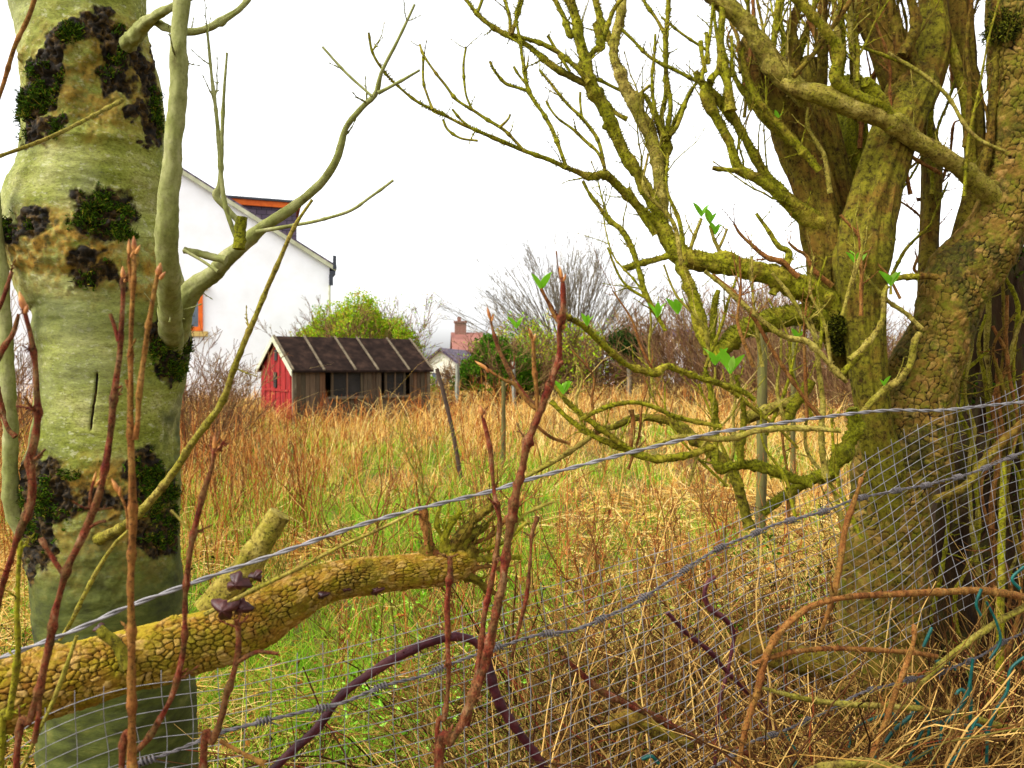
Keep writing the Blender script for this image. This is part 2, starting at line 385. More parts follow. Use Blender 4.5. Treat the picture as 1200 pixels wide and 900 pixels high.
M['wire'] = mnoise('galvanised_wire', [(.3, C(88, 84, 84)), (.6, C(126, 122, 122)), (.8, C(152, 148, 148))], 40, .6, 0, spec=.4)
M['netwire'] = mnoise('net_wire', [(.3, C(92, 88, 88)), (.6, C(134, 132, 134)), (.8, C(172, 170, 172))], 30, .5, 0, spec=.5, metal=.15)
M['barb'] = mnoise('weathered_barbed_wire', [(.3, C(58, 54, 54)), (.6, C(92, 86, 86)), (.8, C(116, 110, 108))], 60, .75, .3, 200, spec=.3)
M['teal'] = mnoise('green_plastic_coating', [(.3, C(4, 46, 42)), (.6, C(8, 74, 66)), (.8, C(28, 104, 94))], 50, .4, .2, 200)
# cracked elder bark: the plates are real relief; colour follows lichen and bare plate faces, with shade painted dark into the cracks
def crackmat(name, a, b, c, dark, moss):
    t = NT(name); pl = t.ramp(t.attr('cell'), [(0, a), (.45, b), (1, c)])
    pl = t.mix(t.ramp(t.noise(30, 6, .72), [(.38, (0, 0, 0, 1)), (.6, (1, 1, 1, 1))]), pl, t.ramp(t.noise(55, 5, .6), [(.3, a), (.6, moss)]))
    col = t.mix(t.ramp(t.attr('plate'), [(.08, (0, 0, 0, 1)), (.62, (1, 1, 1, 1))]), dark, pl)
    mo = t.ramp(t.noise(7, 6, .72), [(.52, (0, 0, 0, 1)), (.6, (1, 1, 1, 1))]); col = t.mix(t.math('MULTIPLY', mo, .5 if name.startswith('log') else .75), col, t.ramp(t.noise(80, 4, .7), [(.35, C(14, 12, 4)), (.55, C(40, 40, 8)), (.7, C(78, 84, 14))]))
    big = t.ramp(t.noise(5, 4, .6), [(.45, (0, 0, 0, 1)), (.62, (1, 1, 1, 1))])
    col = t.mix(t.math('MULTIPLY', big, .45), col, t.mix(.55, col, moss))
    if name.startswith('log'): col = t.mix(t.attr('bare'), col, t.ramp(t.noise(14, 5, .6, (.3, 2, 2)), [(.3, C(120, 98, 14)), (.6, C(164, 142, 34)), (.8, C(184, 166, 76))]))
    t.bump(t.noise(170, 5, .65), .9, .004); return t.fin(col, .9, .15)
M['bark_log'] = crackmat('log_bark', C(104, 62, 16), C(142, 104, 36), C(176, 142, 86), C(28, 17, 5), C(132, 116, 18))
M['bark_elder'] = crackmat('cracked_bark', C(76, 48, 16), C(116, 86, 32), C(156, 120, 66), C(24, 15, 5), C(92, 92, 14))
def trunkmat():
    t = NT('smooth_green_bark')
    base = t.ramp(t.noise(7, 6, .6, (1, 1, 1.3)), [(.28, C(90, 96, 26)), (.43, C(116, 124, 40)), (.56, C(142, 146, 66)), (.74, C(172, 166, 116))])
    lent = t.ramp(t.noise(26, 6, .72, (.7, .7, 3), 1.6), [(.33, (1, 1, 1, 1)), (.42, (0, 0, 0, 1))])
    base = t.mix(t.math('MULTIPLY', lent, .55), base, C(96, 94, 34))
    fine = t.ramp(t.noise(120, 5, .75, (1, 1, 1.6)), [(.34, C(96, 92, 40)), (.47, C(215, 212, 180)), (.6, (1, 1, 1, 1))])
    base = t.mix(.75, base, fine, 'MULTIPLY')
    fl = t.ramp(t.noise(48, 5, .72, (1, 1, 1.5)), [(.56, (0, 0, 0, 1)), (.64, (1, 1, 1, 1))]); base = t.mix(t.math('MULTIPLY', fl, .45), base, C(186, 184, 150))
    pt = t.ramp(t.noise(3.2, 6, .7), [(.46, (0, 0, 0, 1)), (.62, (1, 1, 1, 1))]); base = t.mix(t.math('MULTIPLY', pt, .3), base, C(160, 160, 122))
    ck = t.ramp(t.noise(22, 6, .7, (.45, .45, 3.2), 1.2), [(.485, (0, 0, 0, 1)), (.5, (1, 1, 1, 1)), (.515, (0, 0, 0, 1))]); base = t.mix(t.math('MULTIPLY', ck, .5), base, C(70, 66, 22))
    sc = t.ramp(t.noise(42, 6, .7, (1, 1, 1), .5), [(.34, C(12, 9, 4)), (.48, C(30, 22, 8)), (.6, C(66, 48, 14)), (.76, C(120, 94, 30))])
    col = t.mix(t.math('MULTIPLY', t.attr('stain'), t.ramp(t.noise(26, 5, .65), [(.36, (0, 0, 0, 1)), (.56, (1, 1, 1, 1))])), base, t.ramp(t.noise(60, 5, .65), [(.35, C(66, 56, 16)), (.55, C(138, 104, 34)), (.7, C(140, 126, 50))]))
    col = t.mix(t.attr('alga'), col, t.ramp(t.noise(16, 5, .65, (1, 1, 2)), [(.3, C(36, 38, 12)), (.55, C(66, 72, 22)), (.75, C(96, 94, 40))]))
    col = t.mix(t.ramp(t.math('ADD', t.math('MULTIPLY', t.attr('scar'), .8), t.math('MULTIPLY', t.math('SUBTRACT', t.noise(30, 5, .7), .4), .9)), [(.32, (0, 0, 0, 1)), (.62, (1, 1, 1, 1))]), col, sc)
    t.bump(t.noise(60, 6, .7, (.9, .9, 2), 1), .5, .004); t.bump(t.noise(220, 4, .6), .25, .003)
    return t.fin(col, .8, .2)
M['trunk'] = trunkmat()
# ------------------------------------------------------------------ left tree: smooth green bark, callus scars, moss
LT = thing('mossy_tree', (-1.05, 2.1, 0), 'thick smooth green-barked tree with dark mossy scars at the left edge', 'tree')
LO = tuple(LT.location)
tp = [(100, -420, 150), (100, -200, 158), (95, -60, 164), (90, 0, 163), (97, 50, 158), (108, 133, 173), (107, 180, 171), (103, 225, 178), (97, 260, 190), (108, 310, 192), (124, 350, 182), (128, 400, 184), (124, 480, 174), (121, 560, 184), (121, 640, 188), (128, 720, 190), (137, 800, 190), (139, 900, 194), (140, 1000, 206), (140, 1090, 226), (140, 1140, 250)]
tp = [(x + 5, y, w * .895) for x, y, w in tp]; K = pxpath(tp, 2.1); D, s = spl(K, .004); P = D[:, :3]; R = D[:, 3]; n = 420
T_, N_, B_ = frames(P); an = np.linspace(0, 2 * PI, n, endpoint=False)
dirs = N_[:, None] * np.cos(an)[None, :, None] + B_[:, None] * np.sin(an)[None, :, None]
V0 = P[:, None] + dirs * R[:, None, None]; Q = px(V0); X, Y = Q[..., 0], Q[..., 1]
front = sst(-dirs[..., 1], -.25, .1)
warp = 13 * fbm(V0 * 24, 4, 3); warp2 = 13 * fbm(V0 * 24 + 50, 4, 4)
Xw, Yw = X + warp, Y + warp2
def seg(pts, w):
    m = np.full(X.shape, 1e9)
    for (a, b) in zip(pts[:-1], pts[1:]):
        a = np.array(a, float); b = np.array(b, float); u = b - a
        t = np.clip(((Xw - a[0]) * u[0] + (Yw - a[1]) * u[1]) / (u @ u), 0, 1)
        m = np.minimum(m, np.hypot(Xw - a[0] - t * u[0], Yw - a[1] - t * u[1]))
    return 1 - sst(m, w * .35, w * 1.25)
def ell(x, y, a, b): return 1 - sst(np.hypot((Xw - x) / a, (Yw - y) / b), .55, 1.25)
scar = np.zeros_like(X)
for pts, w in (([(40, 160), (38, 128), (48, 95), (62, 62), (84, 34), (104, 24)], 19), ([(50, 150), (70, 138)], 12), ([(120, 12), (130, 45), (136, 78), (138, 100)], 17), ([(160, 62), (178, 100), (190, 135), (186, 165)], 17), ([(172, 160), (160, 120)], 9)): scar = np.maximum(scar, seg(pts, w))
for e in ((122, 248, 46, 34), (30, 268, 34, 20), (-2, 275, 18, 26), (95, 300, 30, 14), (110, 325, 46, 15), (205, 385, 34, 26), (205, 430, 22, 20), (176, 565, 36, 40), (55, 575, 40, 48), (40, 640, 26, 40), (120, 590, 34, 14), (185, 625, 34, 26), (208, 622, 14, 24)): scar = np.maximum(scar, ell(*e))
scar *= front
stain = np.maximum.reduce([ell(70, 290, 80, 50), ell(140, 320, 90, 30), ell(110, 90, 90, 80) * .8, ell(120, 590, 110, 60), ell(120, 660, 100, 60) * .7]) * np.clip(front + .2, 0, 1)
alga = np.clip(sst(Y + 40 * fbm(V0 * 7, 3, 8), 590, 720) + .9 * sst(X - 2 * warp, 178, 225) * sst(Y, 370, 420) + .5 * ell(120, 370, 110, 40), 0, 1)  # algae low on the trunk; shade of its right side painted in the same green
disp = .012 * fbm(V0 * 3.2, 3, 1) + .0025 * fbm(V0 * np.array([10, 10, 40]), 3, 2)
ring = fbm(np.stack([V0[..., 0] * 6, V0[..., 1] * 6, V0[..., 2] * 34], -1), 3, 21)
disp += .005 * ring * (ell(105, 190, 120, 60) + .5 * ell(110, 370, 120, 50))         # folded bark under the scar
rough = .6 * fbm(V0 * 40, 5, 6) + .9 * (1 - 2 * np.abs(fbm(V0 * 62 + 4, 4, 13))) - .45
disp += sst(scar, .0, 1.) * (.003 + .0055 * rough - .006 * sst(-rough, .05, .6)) + .004 * stain * fbm(V0 * 60, 4, 9)
disp += .014 * ell(95, 282, 110, 34) * front - .018 * ell(112, 105, 34, 50) * front + .01 * seg([(60, 60), (110, 20), (170, 60)], 30) * front
for a_, b_ in (((114, 436), (112, 470), (104, 506)), ((150, 430), (160, 440))) and []: pass
gr = np.minimum(1, np.maximum.reduce([1 - sst(np.hypot(X - (113 - 8 * sst(Y, 440, 510)), 0 * X), .6, 2.2)]) * sst(Y, 434, 440) * (1 - sst(Y, 500, 508))) * front
disp -= .009 * gr
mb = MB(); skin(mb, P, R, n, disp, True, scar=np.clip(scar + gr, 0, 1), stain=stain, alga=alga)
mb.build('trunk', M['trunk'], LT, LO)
# moss cushions on the scars: small fronds standing off the surface
def mosspatch(ells, parent, origin, cnt=1, mat='moss', V=V0, dr=dirs, dp=disp, XX=None, YY=None, up=.0055):
    XX = X if XX is None else XX; YY = Y if YY is None else YY
    m = np.zeros_like(XX)
    for (x, y, a, b) in ells: m = np.maximum(m, 1 - sst(np.hypot((XX + warp - x) / a, (YY + warp2 - y) / b), .1, 1.3))
    m = m * front * sst(fbm(V * 22, 4, 8) + .5 * m, -.3, .6) * (.3 + .7 * (vn(V * 60, 9) > -.2)); idx = np.argwhere(np.random.random(m.shape) < m * cnt); idx = np.repeat(idx, 4, 0)
    if not len(idx): return
    B = V[idx[:, 0], idx[:, 1]] + dr[idx[:, 0], idx[:, 1]] * (dp[idx[:, 0], idx[:, 1]][:, None] + .001)
    k = len(B); q = MB(); nn = dr[idx[:, 0], idx[:, 1]]; B = B + np.random.normal(0, .0028, B.shape)
    Pm = np.stack([B, B + nn * up * .5 + np.random.normal(0, .002, (k, 3)), B + nn * up * np.random.uniform(.4, 1.3, (k, 1)) + np.random.normal(0, .004, (k, 3)) + np.array([0, 0, .003])], 1)
    prisms(q, Pm, np.tile(np.array([.0013, .0012, .0004]), (k, 1)) * np.random.uniform(.7, 1.3, (k, 1)), 3)
    tag(q.build('moss_cushion', M[mat], parent, origin, smooth=False), 'dark green moss cushion', kind='stuff')
for e_ in [(128, 238, 32, 20), (108, 258, 26, 15), (148, 268, 22, 13)]: mosspatch([e_], LT, LO, .8)
for e_ in [(38, 135, 16, 34), (56, 84, 13, 18), (50, 108, 11, 14), (66, 140, 14, 10), (84, 42, 16, 16), (134, 60, 12, 30), (185, 130, 10, 34)]: mosspatch([e_], LT, LO, .8)
for e_ in [(36, 270, 10, 10), (6, 268, 14, 22)]: mosspatch([e_], LT, LO, .8)
for e_ in [(97, 550, 24, 11), (78, 603, 22, 16)]: mosspatch([e_], LT, LO, .8)
for e_ in [(182, 572, 24, 38), (168, 545, 18, 12), (45, 600, 20, 40), (190, 625, 18, 24)]: mosspatch([e_], LT, LO, .8)
for e_ in [(108, 326, 30, 12), (214, 372, 16, 18), (206, 612, 10, 16), (204, 400, 18, 20), (205, 432, 16, 14)]: mosspatch([e_], LT, LO, .8)
def lb(name, pts, d, mat='greenbark', label=None, **k):
    pts = [(x_, y_, w_ * .88) for x_, y_, w_ in pts]
    q = MB(); limb(q, pts, d, **k); o = q.build(name, M[mat], LT, LO)
    if label: o['label'] = label
    return o
lb('branch', [(206, 420, 26), (203, 395, 29), (199, 365, 30), (197, 330, 29), (196, 290, 28), (198, 250, 27), (203, 180, 23), (208, 100, 22), (212, 0, 20), (214, -90, 18)], [2.12, 2.04, 1.94, 1.84, 1.78, 1.75, 1.73, 1.72, 1.72, 1.72], 'greenbark', 'straight pale upright branch before the trunk', n=20, rough=.05, spur=.25)
lb('branch', [(204, 408, 30), (208, 376, 34), (225, 340, 27), (255, 315, 22), (275, 295, 20), (300, 272, 16), (340, 245, 13), (375, 215, 11), (395, 185, 10), (405, 150, 8), (425, 125, 7), (440, 110, 7), (447, 85, 5), (465, 50, 4), (486, 5, 3)], [2.1, 1.95, 1.86, 1.8, 1.76, 1.7], 'greenbark', 'long pale branch rising over the white house', n=16, rough=.07, spur=.45, slen=(.02, .08))
lb('branch', [(300, 272, 6), (340, 265, 4.5), (375, 258, 4.5), (410, 247, 4.5), (435, 230, 4), (461, 211, 4)], 1.74, n=8, rough=.08, spur=.15)
lb('branch', [(282, 288, 8), (268, 255, 6), (260, 215, 6), (255, 150, 5), (249, 100, 4.5), (243, 38, 3)], 1.76, n=8, rough=.08, spur=.7, slen=(.03, .09))
lb('branch', [(281, 292, 16), (282, 270, 15), (284, 254, 13)], 1.75, 'mossy', 'short broken mossy stub', n=12)
lb('branch', [(282, 262, 8), (262, 240, 8), (253, 228, 9), (258, 210, 7), (262, 120, 4), (266, 62, 3)], 1.8, n=8, rough=.08)
lb('branch', [(443, 109, 5), (470, 95, 4), (492, 82, 3)], 1.7, n=7)
lb('branch', [(436, 113, 4), (405, 85, 3.5), (378, 55, 3)], 1.72, n=7, spur=.4)
lb('branch', [(265, 305, 12), (238, 298, 10), (216, 293, 8)], 1.78, n=8)
lb('branch', [(255, 318, 5), (236, 305, 4), (215, 293, 4)], 1.74, n=7)
lb('branch', [(150, 52, 22), (160, 38, 16), (178, 24, 12), (200, 34, 10), (225, 37, 9), (250, 30, 9), (275, 15, 8), (290, 0, 7), (302, -20, 7)], [2.0, 1.88, 1.86, 1.9], n=12, spur=.4)
lb('branch', [(156, 45, 20), (175, 24, 14), (205, 6, 10), (240, -12, 8)], [1.95, 1.85, 1.8], n=12)
lb('branch', [(100, 640, 16), (120, 630, 13), (140, 620, 12), (165, 600, 11), (195, 565, 10), (225, 520, 9), (258, 475, 9), (275, 430, 8), (300, 370, 7), (325, 310, 6), (345, 265, 5), (366, 234, 3.5)], [1.98, 1.86, 1.8, 1.7, 1.62, 1.6], 'olive_pale', 'thin whip rising diagonally from the trunk base', n=10, rough=.07, spur=.12)
lb('branch', [(-30, 195, 4.5), (0, 183, 4.5), (60, 160, 5), (110, 135, 5), (143, 117, 6)], [1.6, 1.7, 1.98], 'olive_pale', n=7)
lb('branch', [(85, 655, 60), (60, 645, 46), (32, 622, 30), (15, 590, 20), (12, 500, 18), (8, 400, 17), (3, 330, 15), (-6, 250, 13), (-10, 100, 12)], [2.08, 2.0, 1.93, 1.9], 'greenbark', 'upright pale stem splitting from the trunk at the left', n=16, rough=.06, spur=.1)
lb('branch', [(18, 512, 8), (8, 500, 6), (0, 470, 6), (-8, 430, 5)], 1.87, 'redbark', n=7)
lb('branch', [(-20, 160, 5), (0, 110, 5), (15, 60, 6), (35, 15, 6), (46, -25, 6)], 1.5, 'brownbark', n=7)

# ------------------------------------------------------------------ fallen elder limb resting on the fence
lp = [(x_, y_, w_ * .94) for x_, y_, w_ in ((-140, 858, 96), (-60, 838, 92), (0, 815, 90), (50, 803, 86), (100, 787, 84), (150, 773, 80), (230, 752, 76), (290, 732, 72), (340, 704, 62), (370, 688, 52), (400, 679, 46), (450, 673, 42), (500, 668, 40), (530, 663, 37), (548, 657, 26), (556, 654, 10))]
LG = thing('fallen_limb', tuple(at(230, 752, fd(230) + .08)), 'cracked golden-barked dead limb lying across the fence in front of the mossy tree', 'fallen branch'); GO = tuple(LG.location)
def crackskin(mb, pts, d, n, step, cells_u, vlen, depth, lump=.06, bare=None, seed=1):
    K = pxpath(pts, d); D, s = spl(K, step); P, R = D[:, :3], D[:, 3]; m = len(P)
    T, N, Bv = frames(P); a = np.linspace(0, 2 * PI, n, endpoint=False)
    dr = N[:, None] * np.cos(a)[None, :, None] + Bv[:, None] * np.sin(a)[None, :, None]
    V = P[:, None] + dr * R[:, None, None]
    u = a[None] / (2 * PI) * cells_u + 0 * s[:, None]; v = s[:, None] / vlen + 0 * a[None]
    wv = .5 * fbm(V * 26, 4, seed); wu = .5 * fbm(V * 26 + 9, 4, seed + 3)
    f1, e, c = voro((u + wu + .8 * fbm(V * 7, 2, seed + 11)) % cells_u, v + wv, seed, cells_u)
    f1b, e2, c2 = voro((u * 3 + wu * 2) % (cells_u * 3), v * 2.6 + wv * 2, seed + 4, cells_u * 3)
    wcr = .07 + .06 * vn(V * 14 + 3, seed + 8)
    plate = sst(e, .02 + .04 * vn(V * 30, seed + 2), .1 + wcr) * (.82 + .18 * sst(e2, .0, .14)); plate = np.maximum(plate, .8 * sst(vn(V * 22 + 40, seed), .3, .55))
    disp = R[:, None] * lump * fbm(V * 9, 3, seed) + depth * 1.15 * (plate - .7) + depth * .45 * (c - .5) * plate + depth * .2 * (c2 - .5) * plate + depth * .22 * fbm(V * 95, 4, 5)
    b = np.zeros_like(plate)
    if bare is not None: b = bare(V, dr); disp = disp * (1 - .75 * b) - .004 * b; plate = np.maximum(plate, b)
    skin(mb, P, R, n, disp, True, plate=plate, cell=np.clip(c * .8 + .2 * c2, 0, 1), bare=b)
    return V, dr, disp, P, R
q = MB()
def barefn(V, dr):
    x = px(V)[..., 0]; return sst(dr[..., 2] + .3 * dr[..., 1] + .2 * fbm(V * 30, 3, 2), .74, .9) * sst(x, 40, 70) * (1 - sst(x, 262, 285))
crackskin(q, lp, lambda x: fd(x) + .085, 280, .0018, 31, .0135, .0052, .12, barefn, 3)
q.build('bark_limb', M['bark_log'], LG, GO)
def gb(name, pts, d, mat, label=None, **k):
    q = MB(); limb(q, pts, d, **k); o = q.build(name, M[mat], LG, GO)
    if label: o['label'] = label
ld = lambda x: fd(x) + .085
gb('side_stub', [(250, 715, 44), (262, 695, 36), (285, 670, 31), (312, 628, 28), (326, 605, 26), (328, 602, 25.5)], fd(290) + .1, 'olive_pale', 'thick sawn mossy stub standing up from the limb', n=24, rough=.08, wig=.05, fuzz=2500)
for pts, mt in (([(510, 655, 20), (503, 640, 12), (498, 612, 9), (495, 596, 7)], 'brownbark'), ([(528, 655, 20), (534, 640, 15), (542, 628, 14), (550, 622, 15)], 'fibre'), ([(542, 630, 13), (556, 610, 9), (572, 596, 7), (580, 588, 5)], 'fibre'), ([(535, 660, 18), (540, 645, 11), (548, 632, 9), (566, 618, 9), (570, 612, 6)], 'smoothwood'),
                ([(540, 660, 14), (560, 655, 8), (585, 655, 5), (610, 652, 4)], 'olive'), ([(540, 672, 16), (560, 680, 8), (574, 692, 7), (590, 700, 5)], 'fibre'), ([(522, 650, 16), (520, 632, 10), (528, 615, 7), (540, 598, 5)], 'olive'),
                ([(505, 660, 18), (500, 640, 17), (499, 638, 12)], 'fibre'), ([(548, 655, 16), (552, 645, 18), (556, 640, 16)], 'fibre'), ([(548, 668, 10), (570, 664, 5), (590, 668, 4)], 'brownbark'), ([(545, 640, 8), (575, 628, 5), (600, 600, 4), (612, 585, 3)], 'brownbark'), ([(530, 640, 6), (512, 618, 5), (516, 590, 4)], 'olive'), ([(550, 650, 6), (590, 636, 4), (616, 612, 4)], 'olive')):
    gb('end_spur', pts, ld, mt, n=10, rough=.3, spur=1.2, knob=.5, shoots=2, shlen=(.03, .08), fuzz=6000)
gb('end_spur', [(240, 720, 6), (300, 690, 5), (345, 668, 5), (400, 640, 4), (440, 622, 4), (490, 598, 3)], fd(330) - .01, 'olive_pale', n=7)
gb('end_spur', [(150, 782, 16), (138, 758, 14), (128, 748, 12), (116, 736, 10)], fd(140) + .03, 'smoothwood', n=12)
def jelly(x, y, r, d, sq=1.0):
    c = at(x, y, d); rr = .85 * r * d / F; q = MB(); nu, nv = 20, 10; th = np.linspace(0, 2 * PI, nu, endpoint=False)[None]; v = np.linspace(.02, 1, nv)[:, None]
    wob = 1 + .3 * np.sin(th * 3 + x) * v + .15 * np.sin(th * 7 + y)
    out = np.stack([rr * v * wob * np.cos(th), -rr * (.75 * (1 - v ** 2) + .18 * np.sin(th * 5 + x) * v), rr * sq * v * wob * np.sin(th)], -1)
    inn = out + np.array([0, rr * .35, 0]); 
    for A in (out, inn):
        i = (np.arange(nv - 1) * nu)[:, None]; j = np.arange(nu)[None]
        q.add(A.reshape(-1, 3) + c, np.stack([i + j, i + (j + 1) % nu, i + nu + (j + 1) % nu, i + nu + j], -1).reshape(-1, 4))
    i = np.arange(nu); k = (nv - 1) * nu; m = nv * nu
    q.f.append(np.stack([k + i, k + (i + 1) % nu, m + k + (i + 1) % nu, m + k + i], -1)); q.build('jelly_fungus', M['jelly'], LG, GO)
for (x, y, r, d, sq) in ((279, 683, 15, fd(280) + .035, .8), (264, 713, 17, fd(264) + .02, .8), (285, 712, 11, fd(285) + .02, 1), (378, 697, 8, fd(378) + .05, .7), (441, 691, 9, fd(441) + .06, .8), (404, 690, 8, fd(404) + .06, .7), (300, 675, 9, fd(300) + .05, .8), (117, 737, 8, fd(117) + .05, .8)): jelly(x, y, r, d, sq)
# ------------------------------------------------------------------ right tree: old elder with several stems
ET = thing('elder_tree', tuple(at(1030, 1040, 2.35)), 'old many-stemmed elder tree with deeply cracked leaning trunk at the right', 'tree'); EO = tuple(ET.location)
DT = 2.4
q = MB()
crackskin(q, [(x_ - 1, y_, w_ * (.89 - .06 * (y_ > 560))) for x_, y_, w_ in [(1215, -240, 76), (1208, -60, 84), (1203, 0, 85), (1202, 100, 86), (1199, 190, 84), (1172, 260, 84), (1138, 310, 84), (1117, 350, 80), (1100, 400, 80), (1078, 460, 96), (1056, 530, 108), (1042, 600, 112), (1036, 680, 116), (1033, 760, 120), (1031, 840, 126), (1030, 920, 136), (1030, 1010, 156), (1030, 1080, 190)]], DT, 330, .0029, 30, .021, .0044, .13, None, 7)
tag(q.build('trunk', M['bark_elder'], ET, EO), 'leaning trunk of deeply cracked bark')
def eb(name, pts, d, mat='olive', label=None, moss=0, **k):
    pts = [(p[0], p[1], p[2] * (.9 if p[2] > 12 else .92)) + tuple(p[3:]) for p in pts]; k.setdefault('fuzz', {'mossy': 50000, 'olive': 30000, 'fibre': 16000, 'olive_pale': 14000}.get(mat, 9000)); q = MB(); limb(q, pts, d, **k); o = q.build(name, M[mat], ET, EO)
    if label: o['label'] = label
    return o
def flute(name, pts, d, mat, label=None, n=110, amp=.13, seed=0, step=.006, tw=2.0):
    pts = [(x_, y_, w_ * .9) for x_, y_, w_ in pts]
    """a thick stem with long folds along it"""
    K = pxpath(pts, d); D, s = spl(K, step); P, R = D[:, :3], D[:, 3]
    a = np.linspace(0, 2 * PI, n, endpoint=False)[None]
    A = a + .5 * s[:, None] * tw * np.sin(seed)
    f = np.stack([np.cos(A) * 2.2, np.sin(A) * 2.2, s[:, None] * 3 + 0 * a], -1)
    disp = R[:, None] * amp * (1.2 * vn(f, seed) + .8 * vn(f * 2.4, seed + 1) + .35 * vn(f * np.array([7, 7, 3]), seed + 2) + .3 * vn(f * np.array([4, 4, 12]), seed + 3))
    q = MB(); skin(q, P, R, n, disp); o = q.build(name, M[mat], ET, EO)
    if label: o['label'] = label
    return o
flute('stem', [(1046, 640, 40), (1040, 560, 50), (1026, 500, 44), (1018, 440, 46), (1013, 390, 48), (1010, 340, 54), (1011, 300, 66), (1016, 262, 64), (1028, 215, 58), (1043, 170, 56), (1058, 135, 52), (1070, 105, 54), (1074, 90, 50)], [2.34, 2.3, 2.3, 2.3, 2.32, 2.36, 2.42], 'smoothwood', 'smooth orange-brown central stem stripped of bark', amp=.13, seed=3)
flute('stem', [(1072, 125, 50), (1056, 85, 52), (1040, 50, 46), (1026, 15, 46), (1010, -40, 48), (990, -120, 42)], 2.42, 'fibre', amp=.14, seed=5)
flute('stem', [(1070, 120, 46), (1086, 85, 44), (1094, 50, 44), (1094, 10, 34), (1090, -50, 34)], 2.44, 'smoothwood', amp=.12, seed=6)
flute('stem', [(1000, 440, 30), (985, 395, 44), (974, 350, 40), (970, 300, 52), (963, 255, 54), (950, 205, 50), (934, 150, 54), (916, 108, 54), (894, 72, 44), (878, 50, 26), (872, 44, 8)], [2.42, 2.4, 2.42, 2.45], 'fibre', 'dead stem with a snapped-off top', amp=.2, seed=8, step=.005)
flute('stem', [(1000, 310, 34), (990, 262, 40), (977, 205, 40), (962, 150, 42), (950, 105, 34), (945, 70, 26)], [2.46, 2.5], 'fibre', amp=.2, seed=9)
flute('stem', [(1012, 230, 30), (1000, 180, 36), (996, 130, 34), (1000, 90, 22)], [2.55, 2.6], 'mossy', amp=.25, seed=10)
flute('stem', [(1086, 360, 22), (1087, 320, 24), (1090, 260, 24), (1092, 200, 25), (1088, 165, 24), (1075, 120, 24)], [2.5, 2.62, 2.6], 'fibre', amp=.12, seed=11, n=40)
flute('stem', [(1120, 310, 26), (1132, 260, 26), (1142, 215, 24), (1144, 150, 22), (1140, 110, 22), (1130, 70, 24), (1124, 20, 30), (1120, -60, 28)], [2.45, 2.5], 'fibre', amp=.14, seed=12, n=40)
flute('stem', [(1138, 200, 15), (1134, 140, 14), (1126, 95, 14), (1112, 50, 14), (1100, 10, 13), (1090, -40, 13)], [2.46, 2.4], 'olive', amp=.1, seed=13, n=24)
# the pale limb crossing in front
eb('branch', [(1165, 235, 27), (1140, 206, 24), (1110, 186, 21), (1070, 162, 22), (1048, 147, 27), (1030, 138, 23), (1000, 126, 25), (965, 112, 25), (935, 104, 20), (915, 96, 12)], [2.36, 2.28, 2.24, 2.22, 2.24], 'olive_pale', 'thick pale limb crossing in front of the stems', n=26, rough=.08, spur=.5, shoots=5, shlen=(.08, .25))
eb('branch', [(945, 120, 22), (922, 95, 28), (900, 65, 26), (885, 40, 22), (868, 20, 22), (850, 6, 24), (828, -14, 20), (800, -40, 18)], [2.3, 2.26], 'olive_pale', n=22, rough=.1, spur=.4, shoots=14, shlen=(.12, .45))
eb('branch', [(1046, 148, 20), (1034, 126, 18), (1018, 100, 16), (1014, 96, 12)], [2.24, 2.2], 'olive', 'short sawn stub', n=14)
eb('branch', [(1030, 122, 13), (1012, 116, 14), (990, 104, 14), (978, 92, 15), (981, 70, 14), (980, 56, 14), (969, 38, 13), (948, 14, 12), (930, -6, 12), (910, -30, 12)], [2.22, 2.14], 'olive', n=16, rough=.1, spur=.4, slen=(.02, .06))
for pts, dd in (([(905, 60, 8), (908, 40, 8), (912, 10, 8), (914, -30, 8)], 2.3), ([(928, 85, 18), (930, 60, 15), (926, 40, 14), (932, 18, 13), (938, 6, 9)], 2.34), ([(935, 70, 10), (944, 40, 8), (955, 5, 7), (962, -20, 7)], 2.4), ([(962, 100, 14), (965, 60, 12), (963, 20, 12), (966, -30, 12)], 2.45), ([(985, 95, 8), (988, 50, 8), (985, 10, 8), (990, -20, 8)], 2.5),
                ([(1000, 100, 9), (1000, 60, 8), (1003, 40, 7), (1015, 10, 6)], 2.5), ([(930, 90, 7), (955, 60, 6), (980, 25, 6), (1000, -5, 6)], 2.2), ([(1005, 95, 6), (1004, 45, 5), (992, 20, 5), (980, -10, 5)], 2.3), ([(1150, 205, 12), (1160, 160, 10), (1168, 60, 9), (1165, -20, 9)], 2.38), ([(1060, 70, 16), (1052, 40, 14), (1045, 10, 12), (1040, -30, 12)], 2.35), ([(1056, 66, 14), (1066, 50, 14), (1072, 25, 12), (1066, -10, 12)], 2.32)):
    eb('branch', pts, dd, 'olive' if pts[0][0] % 2 else 'fibre', n=12, spur=.5, shoots=5)
eb('branch', [(1040, 62, 5), (1082, 88, 5), (1110, 112, 5), (1130, 145, 5), (1150, 165, 5), (1178, 178, 4)], [2.3, 2.25], 'olive_pale', n=8, spur=.4)
eb('branch', [(1000, 52, 4), (1050, 70, 4), (1062, 75, 4)], 2.3, 'olive', n=7)
